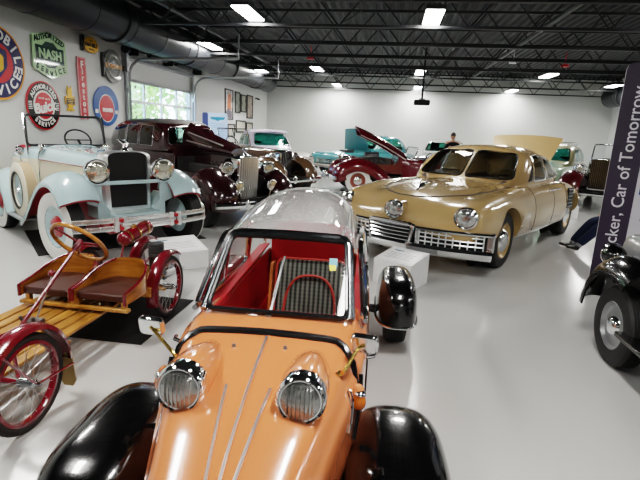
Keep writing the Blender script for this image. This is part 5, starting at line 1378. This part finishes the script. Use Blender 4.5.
# small yellow figure-shaped plate with black wording block
m = wallmx(8.82, 2.06)
ol = [(-.05, .24), (-.02, .20), (.03, .20), (.06, .24), (.075, .12), (.06, .05), (.14, .03), (.14, -.12), (.07, -.14), (.06, -.19), (.11, -.21), (.11, -.24), (.01, -.24), (0, -.18), (-.02, -.24), (-.11, -.24), (-.10, -.20), (-.06, -.18), (-.07, -.13), (-.14, -.11), (-.14, .03), (-.06, .05), (-.075, .12)]
s = obj('plate_sign', MB().prism(ol, 0, .015, 'z').xf(m), E_YEL); tag(s, 'small yellow cut-out plate with a black lettered block, between the round and tall signs', 'sign')
obj('dark_block', MB().prism([(-.12, .0), (.12, .0), (.12, -.11), (-.12, -.11)], .015, .018, 'z').xf(m), E_BLK, s)
ln = MB()
for i in range(3): ln.box((0, -.025 - i * .032, .0185), (.19 - .03 * i, .012, .002))
obj('print_lines', ln.xf(m), E_YEL, s)
# tall Firestone sign
m = wallmx(9.24, 2.30)
s = obj('tall_sign', MB().prism([(-.13, .59), (.13, .59), (.13, .48), (.15, .45), (.13, -.63), (-.13, -.63), (-.15, .45), (-.13, .48)], 0, .02, 'z').xf(m), em('pale_red', '#c9888a')); tag(s, 'tall narrow red sign with white letters running down it', 'sign')
obj('sign_field', MB().prism([(-.105, .57), (.105, .57), (.105, .49), (.11, .44), (.10, -.61), (-.10, -.61), (-.11, .44), (-.105, .49)], .02, .023, 'z').xf(m), E_RED, s)
b = MB()
for i, ch in enumerate('Firestone'): b.text(ch, .17 if i else .2, m @ Matrix.Translation((0, .44 - i * .125, .025)), bold=.004)
obj('lettering', b, E_WHT, s)
# oval FAN BELT sign on a bracket
m = wallmx(9.56, 3.17)
s = obj('oval_sign', disc(.25, .03, .05, 40, .155).xf(m), E_YEL); tag(s, 'small yellow oval FAN BELT sign on a dark bracket', 'sign')
obj('bracket', MB().box((-.27, 0, .03), (.06, .30, .06)).xf(m), E_BLK, s)
obj('lettering', MB().text('FAN BELT', .095, m @ Matrix.Translation((0, -.005, .052)), bold=.004), E_BLK, s)
obj('small_print', MB().text('AUTO', .05, m @ Matrix.Translation((0, .085, .052))), E_BLK, s)
obj('small_print', MB().text('SERVICE', .05, m @ Matrix.Translation((0, -.09, .052))), E_BLK, s)
# grey tyre-shaped sign with a dark banded word
m = wallmx(10.34, 2.85)
TG = em('tyre_grey', '#6f706c', .4)
s = obj('tyre_sign', disc(.35, .02, .05).xf(m), TG); tag(s, 'round grey tyre-shaped sign with orange lettered band beside the overhead door', 'sign')
obj('ring', MB().tube([(.24 * math.cos(a), .24 * math.sin(a), .05) for a in [2 * PI * i / 40 for i in range(40)]], .03, 6, True).xf(m), em('grey2', '#8f908b', .4), s)
obj('sign_hole', disc(.12, .05, .054).xf(m), E_BLK, s); obj('sign_band', MB().box((.0, 0, .058), (.78, .13, .012)).xf(m), em('brown', '#2b2018'), s)
obj('bracket', MB().box((-.38, 0, .03), (.05, .5, .06)).xf(m), E_BLK, s)
obj('lettering', MB().text('GOODYEAR', .12, m @ Matrix.Translation((0, 0, .066)), bold=.004), E_OR, s)
# blue and red round sign
m = wallmx(10.03, 1.98)
s = obj('enamel_sign', disc(.47, 0, .02, 48, .43).xf(m), E_BLU); tag(s, 'round blue sign with red lettered centre above the maroon saloon roof', 'sign')
obj('sign_ring', disc(.29, .02, .023, 48, .30).xf(m @ Matrix.Translation((0, -.05, 0))), E_WHT, s); obj('sign_centre', disc(.27, .023, .025, 48, .28).xf(m @ Matrix.Translation((0, -.05, 0))), E_RED, s)
obj('lettering', MB().text('PREMIER', .105, m @ Matrix.Translation((.03, -.09, .027)), bold=.006), E_WHT, s)
obj('side_marks', MB().box((-.37, -.12, .022), (.1, .08, .004)).box((.37, -.12, .022), (.1, .08, .004)).xf(m), E_WHT, s)

# ------------------------------------------------------------------ framed pictures
def picture(y, z, w, h, label, kind, cols):
    m = wallmx(y, z, .0)
    t = thing('framed_picture', label, 'picture', (XL, y, z), 0, 'framed pictures on the left wall')
    mm = Matrix(((0, 0, 1, 0), (1, 0, 0, 0), (0, 1, 0, 0), (0, 0, 0, 1)))
    fr = MB(); fw = .05
    fr.box((0, h / 2 - fw / 2, .02), (w, fw, .04)).box((0, -h / 2 + fw / 2, .02), (w, fw, .04)).box((-w / 2 + fw / 2, 0, .02), (fw, h, .04)).box((w / 2 - fw / 2, 0, .02), (fw, h, .04))
    obj('frame', fr.xf(mm), M['flat_black'], t, sharp=None)
    pm_ = bpy.data.materials.new('print'); pm_.use_nodes = True; nt = pm_.node_tree; b = nt.nodes['Principled BSDF']; tc = nt.nodes.new('ShaderNodeTexCoord'); nz = nt.nodes.new('ShaderNodeTexNoise'); nz.inputs['Scale'].default_value = 3.2; nz.inputs['Detail'].default_value = 4
    cr = nt.nodes.new('ShaderNodeValToRGB'); cr.color_ramp.interpolation = 'LINEAR'
    for i, c in enumerate(cols):
        e = cr.color_ramp.elements[i] if i < 2 else cr.color_ramp.elements.new(.5)
        e.position = .3 + .4 * i / (len(cols) - 1); e.color = hexc(c) + (1,)
    nt.links.new(tc.outputs['Object'], nz.inputs['Vector']); nt.links.new(nz.outputs['Fac'], cr.inputs[0]); nt.links.new(cr.outputs[0], b.inputs['Base Color']); b.inputs['Roughness'].default_value = .3
    obj('print', MB().box((0, 0, .012), (w - .06, h - .06, .01)).xf(mm), pm_, t, sharp=None)
    if kind == 'tower':
        obj('print_shape', MB().prism([(-.22, -.2), (-.12, .34), (.02, .42), (.24, .36), (.22, -.2)], .017, .019, 'z').xf(mm), em('poster_orange', '#c9683a', .5), t, sharp=None)
        obj('print_shape', MB().prism([(-.34, -.5), (.34, -.5), (.34, -.26), (.1, -.2), (-.1, -.1), (-.34, -.28)], .019, .021, 'z').xf(mm), em('poster_grey', '#5a5560', .5), t, sharp=None)
    if kind == 'plan': obj('print_border', MB().box((0, 0, .0175), (w - .3, h - .22, .002)).xf(mm), em('paper', '#c5c2b4', .6), t, sharp=None)
picture(18.23, 2.47, .92, 1.14, 'large framed poster with an orange shape, first in the picture row', 'tower', ('#6b6a70', '#c9c4bc', '#3f3b46'))
picture(19.27, 2.61, .65, .84, 'narrow framed dark grey print, second in the upper picture row', '', ('#3f423c', '#8f9288', '#20221f'))
picture(20.07, 2.61, .70, .72, 'small framed grey-green print, third in the upper picture row', '', ('#5b5f52', '#a3a594', '#2d2f2a'))
picture(20.99, 2.52, .86, 1.0, 'framed pinkish-brown print, last in the upper picture row', '', ('#8a7c70', '#b0a396', '#6b5d52'))
picture(18.5, 1.50, .86, .5, 'lowest framed drawing beside the blue and white panel', 'plan', ('#8a867a', '#b8b4a6', '#6b675c'))
picture(19.72, 1.66, 1.26, .5, 'wide pale framed drawing in the lower picture row', 'plan', ('#9a968a', '#c4c0b2', '#7b776c'))
picture(20.95, 1.62, .92, .46, 'pale framed drawing nearest the far corner, lower row', 'plan', ('#9a968a', '#b9b5a7', '#7b776c'))

# ------------------------------------------------------------------ standing text panels
PUR = mat('purple_print', hexc('#3d3546'), .45, 0, 0, .04); PWH = mat('panel_print_white', hexc('#c9c9cf'), .45, 0, 0, .02); LET = mat('letter_white', hexc('#dedde2'), .5)
t = thing('info_stand', 'blue and white standing panel with winged emblem before the framed pictures', 'display panel', (-5.72, 15.1, 0), R(14))
obj('panel', MB().prism(rpoly([(-.40, .12), (.40, .12), (.40, 2.06), (-.40, 2.06)], .07), -.015, .015, 'y'), mat('panel_pale', hexc('#b9c8dc'), .4), t)
obj('side_band', MB().prism(rpoly([(-.40, .12), (-.22, .12), (-.22, 2.06), (-.40, 2.06)], .06), -.018, -.0155, 'y'), mat('panel_navy', hexc('#3f4a78'), .4), t)
obj('emblem', MB().prism([(-.15, 1.93), (.33, 1.93), (.29, 1.85), (.17, 1.84), (.09, 1.80), (.01, 1.84), (-.11, 1.85)], -.018, -.0155, 'y'), mat('emblem_teal', hexc('#2f7f9c'), .4), t)
b = MB()
for i in range(9): b.box((.09, -.017, 1.72 - i * .06), (.46 - .05 * (i % 3), .002, .014))
obj('print_lines', b, mat('print_blue', hexc('#8aa0bf'), .5), t, sharp=None)
obj('foot', MB().box((0, 0, .06), (.5, .3, .12)), mat('foot_grey', hexc('#777777'), .5), t, bevel=.01)

t = thing('banner_stand', 'tall banner with white letters running up its dark purple edge', 'banner', (2.50, 5.90, 0), R(-14))
obj('panel', MB().prism(rpoly([(0.0, .03), (1.25, .03), (1.25, 2.55), (0.0, 2.55)], .10, 6), -.012, .012, 'y'), PWH, t)
obj('side_band', MB().prism(rpoly([(0.0, .03), (.30, .03), (.30, 2.55), (0.0, 2.55)], .098, 6), -.016, -.0125, 'y'), PUR, t)
bt = MB().text('Tucker, Car of Tomorrow', .182, Matrix.Identity(4), align='LEFT', bold=.001)
fs = sorted((min(bt.v[i][0] for i in q), max(bt.v[i][0] for i in q), k) for k, q in enumerate(bt.f))
words = [[]]; hi_x = None
for x0, x1, k in fs:
    if hi_x is not None and x0 > hi_x + .030: words.append([])
    words[-1].append(k); hi_x = x1 if hi_x is None else max(hi_x, x1)
BM = Matrix(((0, -1, 0, .155), (0, 0, -1, -.017), (1, 0, 0, .33), (0, 0, 0, 1)))
for wd in words: obj('lettering', MB().add(bt.v, [bt.f[k] for k in wd], BM), LET, t)
obj('blue_block', MB().box((.55, -.014, 1.30), (.42, .004, .36)), E_BLU, t); obj('photo_block', MB().box((.80, -.014, .95), (.80, .004, .26)), M['flat_black'], t)
b = MB()
for i in range(12): b.box((.78, -.014, 2.2 - i * .06), (.75 - .1 * (i % 3), .003, .016))
obj('print_lines', b, mat('print_dark', hexc('#6a6a72'), .5), t, sharp=None)
obj('foot', MB().box((.62, 0, .02), (1.2, .34, .04)), M['flat_black'], t, bevel=.01)

# ------------------------------------------------------------------ people
def skin(name, parts, edges, m, parent, lv=2):
    """parts: [(pos, radius)], edges between them; grown with Skin + Subdivision and baked"""
    me = bpy.data.meshes.new(name); me.from_pydata([p for p, r in parts], edges, [])
    def st(ob):
        sm = ob.modifiers.new('skin', 'SKIN'); sm.use_smooth_shade = True
        d = ob.data.skin_vertices[0].data if ob.data.skin_vertices else None
        if d is None:
            ob.data.attributes; bpy.context.view_layer.objects.active = ob
        for i, (p, r) in enumerate(parts):
            r = r if isinstance(r, tuple) else (r, r); ob.data.skin_vertices[0].data[i].radius = r
        ob.data.skin_vertices[0].data[0].use_root = True
        su = ob.modifiers.new('sub', 'SUBSURF'); su.levels = lv; su.render_levels = lv
    r = _ev(me, st)
    return obj(name, from_mesh(r), m, parent, sharp=60)
SKN = mat('skin', hexc('#b98a70'), .6, 0, 0, .05); HAIRG = mat('grey_hair', hexc('#55504c'), .8); HAIRB = mat('brown_hair', hexc('#3a2a20'), .8)
JEAN = mat('denim', hexc('#1e2a44'), .85, 0, 0, .15, 30, .1, 120); BLKC = mat('black_cloth', hexc('#16161a'), .85, 0, 0, .1, 10); SHOE = mat('shoe_leather', hexc('#141312'), .35, 0, .3)
def person(label, loc, rz, hip, knees, ankles, shoulders, elbows, wrists, neck, head, top_m, leg_m, hair_m, toe):
    t = thing('person', label, 'person', loc, rz)
    ch = tuple((a + b) / 2 for a, b in zip(hip, neck))
    V_ = lambda p: Vector(p)
    body = [(hip, (.15, .12)), (ch, (.16, .115)), (tuple(V_(neck) - (V_(neck) - V_(ch)) * .25), (.17, .11)), (neck, .058), (tuple(V_(neck) + (V_(head) - V_(neck)) * .45), .055)]
    ed = [(0, 1), (1, 2), (2, 3), (3, 4)]
    for i in (0, 1):
        k = len(body); sx = -1 if i == 0 else 1
        body += [(shoulders[i], .07), (elbows[i], .05), (wrists[i], .036)]; ed += [(2, k), (k, k + 1), (k + 1, k + 2)]
    for i in (0, 1):
        k = len(body); h2 = V_(hip) + Vector(((-1, 1)[i] * .10, 0, -.05))
        body += [(tuple(h2), .105), (knees[i], .068), (ankles[i], .05)]; ed += [(0, k), (k, k + 1), (k + 1, k + 2)]
    bo = skin('body', body, ed, SKN, t)
    def puff(name, idx, es, m, add, ext=None):
        ps = [(body[i][0], tuple(q + add for q in (body[i][1] if isinstance(body[i][1], tuple) else (body[i][1],) * 2))) for i in idx]
        return skin(name, ps, es, m, t)
    # jacket or shirt: torso and sleeves; trousers: hips and legs
    puff('jacket', [1, 2, 0, 5, 6, 7, 8, 9, 10], [(0, 1), (0, 2), (1, 3), (3, 4), (4, 5), (1, 6), (6, 7), (7, 8)], top_m, .018)
    puff('trousers', [0, 11, 12, 13, 14, 15, 16], [(0, 1), (1, 2), (2, 3), (0, 4), (4, 5), (5, 6)], leg_m, .016)
    # head with face
    hp = V_(head); fwd = Vector((0, -1, 0))
    hb = MB().ell(tuple(hp), (.074, .092, .115), 20, 14); ho = obj('head', hb, SKN, t)
    obj('nose', MB().ell(tuple(hp + Vector((0, -.095, -.01))), (.014, .022, .024), 10, 6), SKN, ho)
    for s in (-1, 1):
        obj('ear', MB().ell(tuple(hp + Vector((s * .076, .005, -.005))), (.012, .02, .032), 10, 6), SKN, ho)
        obj('eye', MB().ell(tuple(hp + Vector((s * .03, -.082, .012))), (.012, .008, .007), 8, 6), M['flat_black'], ho)
    obj('mouth', MB().ell(tuple(hp + Vector((0, -.086, -.052))), (.025, .006, .006), 10, 5), mat('lip', hexc('#8a5048'), .5), ho)
    obj('hair', MB().ell(tuple(hp + Vector((0, .014, .022))), (.082, .094, .104), 20, 12, None, 1.0, -.15, 1.0), hair_m, ho)
    # hands: palm, four fingers, thumb
    for i in (0, 1):
        w = V_(wrists[i]); d = (w - V_(elbows[i])).normalized(); s = (-1, 1)[i]; side = d.cross(Vector((0, 0, 1))); side = side.normalized() if side.length > .2 else Vector((0, 1, 0)); nrm = d.cross(side)
        hv = [(tuple(w), .028), (tuple(w + d * .05), (.036, .016)), (tuple(w + d * .09), (.038, .014))]; he = [(0, 1), (1, 2)]
        for j in range(4):
            k = len(hv); o_ = side * (-.03 + .02 * j); L = (.065, .075, .07, .055)[j]
            hv += [(tuple(w + d * .095 + o_), .0095), (tuple(w + d * (.095 + L * .5) + o_ + nrm * .008), .0085), (tuple(w + d * (.095 + L) + o_ + nrm * .024), .007)]; he += [(2, k), (k, k + 1), (k + 1, k + 2)]
        k = len(hv); hv += [(tuple(w + d * .045 - side * .042), .011), (tuple(w + d * .085 - side * .058 + nrm * .012), .009)]; he += [(1, k), (k, k + 1)]
        skin('hand', hv, he, SKN, t, 1)
    for i in (0, 1):
        a = V_(ankles[i]); td = V_(toe[i]); 
        up = Vector((0, 0, 1)); 
        sv = [(tuple(a - td * .05 - up * .045), (.048, .042)), (tuple(a + td * .07 - up * .05), (.05, .038)), (tuple(a + td * .17 - up * .062), (.052, .027)), (tuple(a + td * .22 - up * .066), (.038, .018)), (tuple(a - up * .0), .045)]
        sh_ = skin('shoe', sv, [(0, 1), (1, 2), (2, 3), (0, 4)], SHOE, t)
        obj('sock', MB().tube([a - up * .02, a + (V_(knees[i]) - a).normalized() * .09], .045, 12), mat('grey_sock', hexc('#8d8f92'), .9), t)
    return t
person('person with grey hair in a black jacket standing beyond the tan sedan, seen from behind', (2.02, 16.4, 0), R(200), (0, 0, .95), [(-.10, -.02, .50), (.10, -.02, .50)], [(-.10, 0, .09), (.10, 0, .09)], [(-.19, 0, 1.44), (.19, 0, 1.44)], [(-.26, .02, 1.15), (.26, .02, 1.15)], [(-.25, -.08, .90), (.25, -.08, .90)], (0, 0, 1.50), (0, -.02, 1.665), BLKC, BLKC, HAIRG, [(0, -1, 0), (0, -1, 0)])
# seated behind the banner; legs stretched out past its edge
person('seated person in jeans and black shoes, legs stretched out past the banner edge', (3.70, 7.92, 0), R(-72), (0, 0, .50), [(-.14, -.40, .46), (.12, -.40, .49)], [(-.16, -.70, .10), (.10, -.80, .12)], [(-.19, .12, .98), (.19, .12, .98)], [(-.27, .06, .72), (.27, .06, .72)], [(-.18, -.18, .60), (.18, -.18, .60)], (0, .13, 1.06), (0, .11, 1.225), BLKC, JEAN, HAIRB, [(-.1, -.95, .22), (.1, -.95, .22)])
t = thing('side_chair', 'dark chair behind the banner under the seated person', 'chair', (3.70, 7.92, 0), R(-72))
CHM = mat('chair_black', hexc('#1a1a1c'), .5)
obj('seat', MB().box((0, .03, .345), (.46, .46, .04)), CHM, t, bevel=.015); obj('backrest', MB().box((0, .33, .72), (.44, .03, .4), Matrix.Rotation(R(-10), 4, 'X')), CHM, t, bevel=.012)
for x in (-.2, .2):
    obj('leg', MB().tube([(x, -.16, .33), (x, -.18, 0)], .012, 8), CHM, t); obj('leg', MB().tube([(x, .24, 0), (x, .24, .34), (x, .345, .88)], .012, 8), CHM, t)
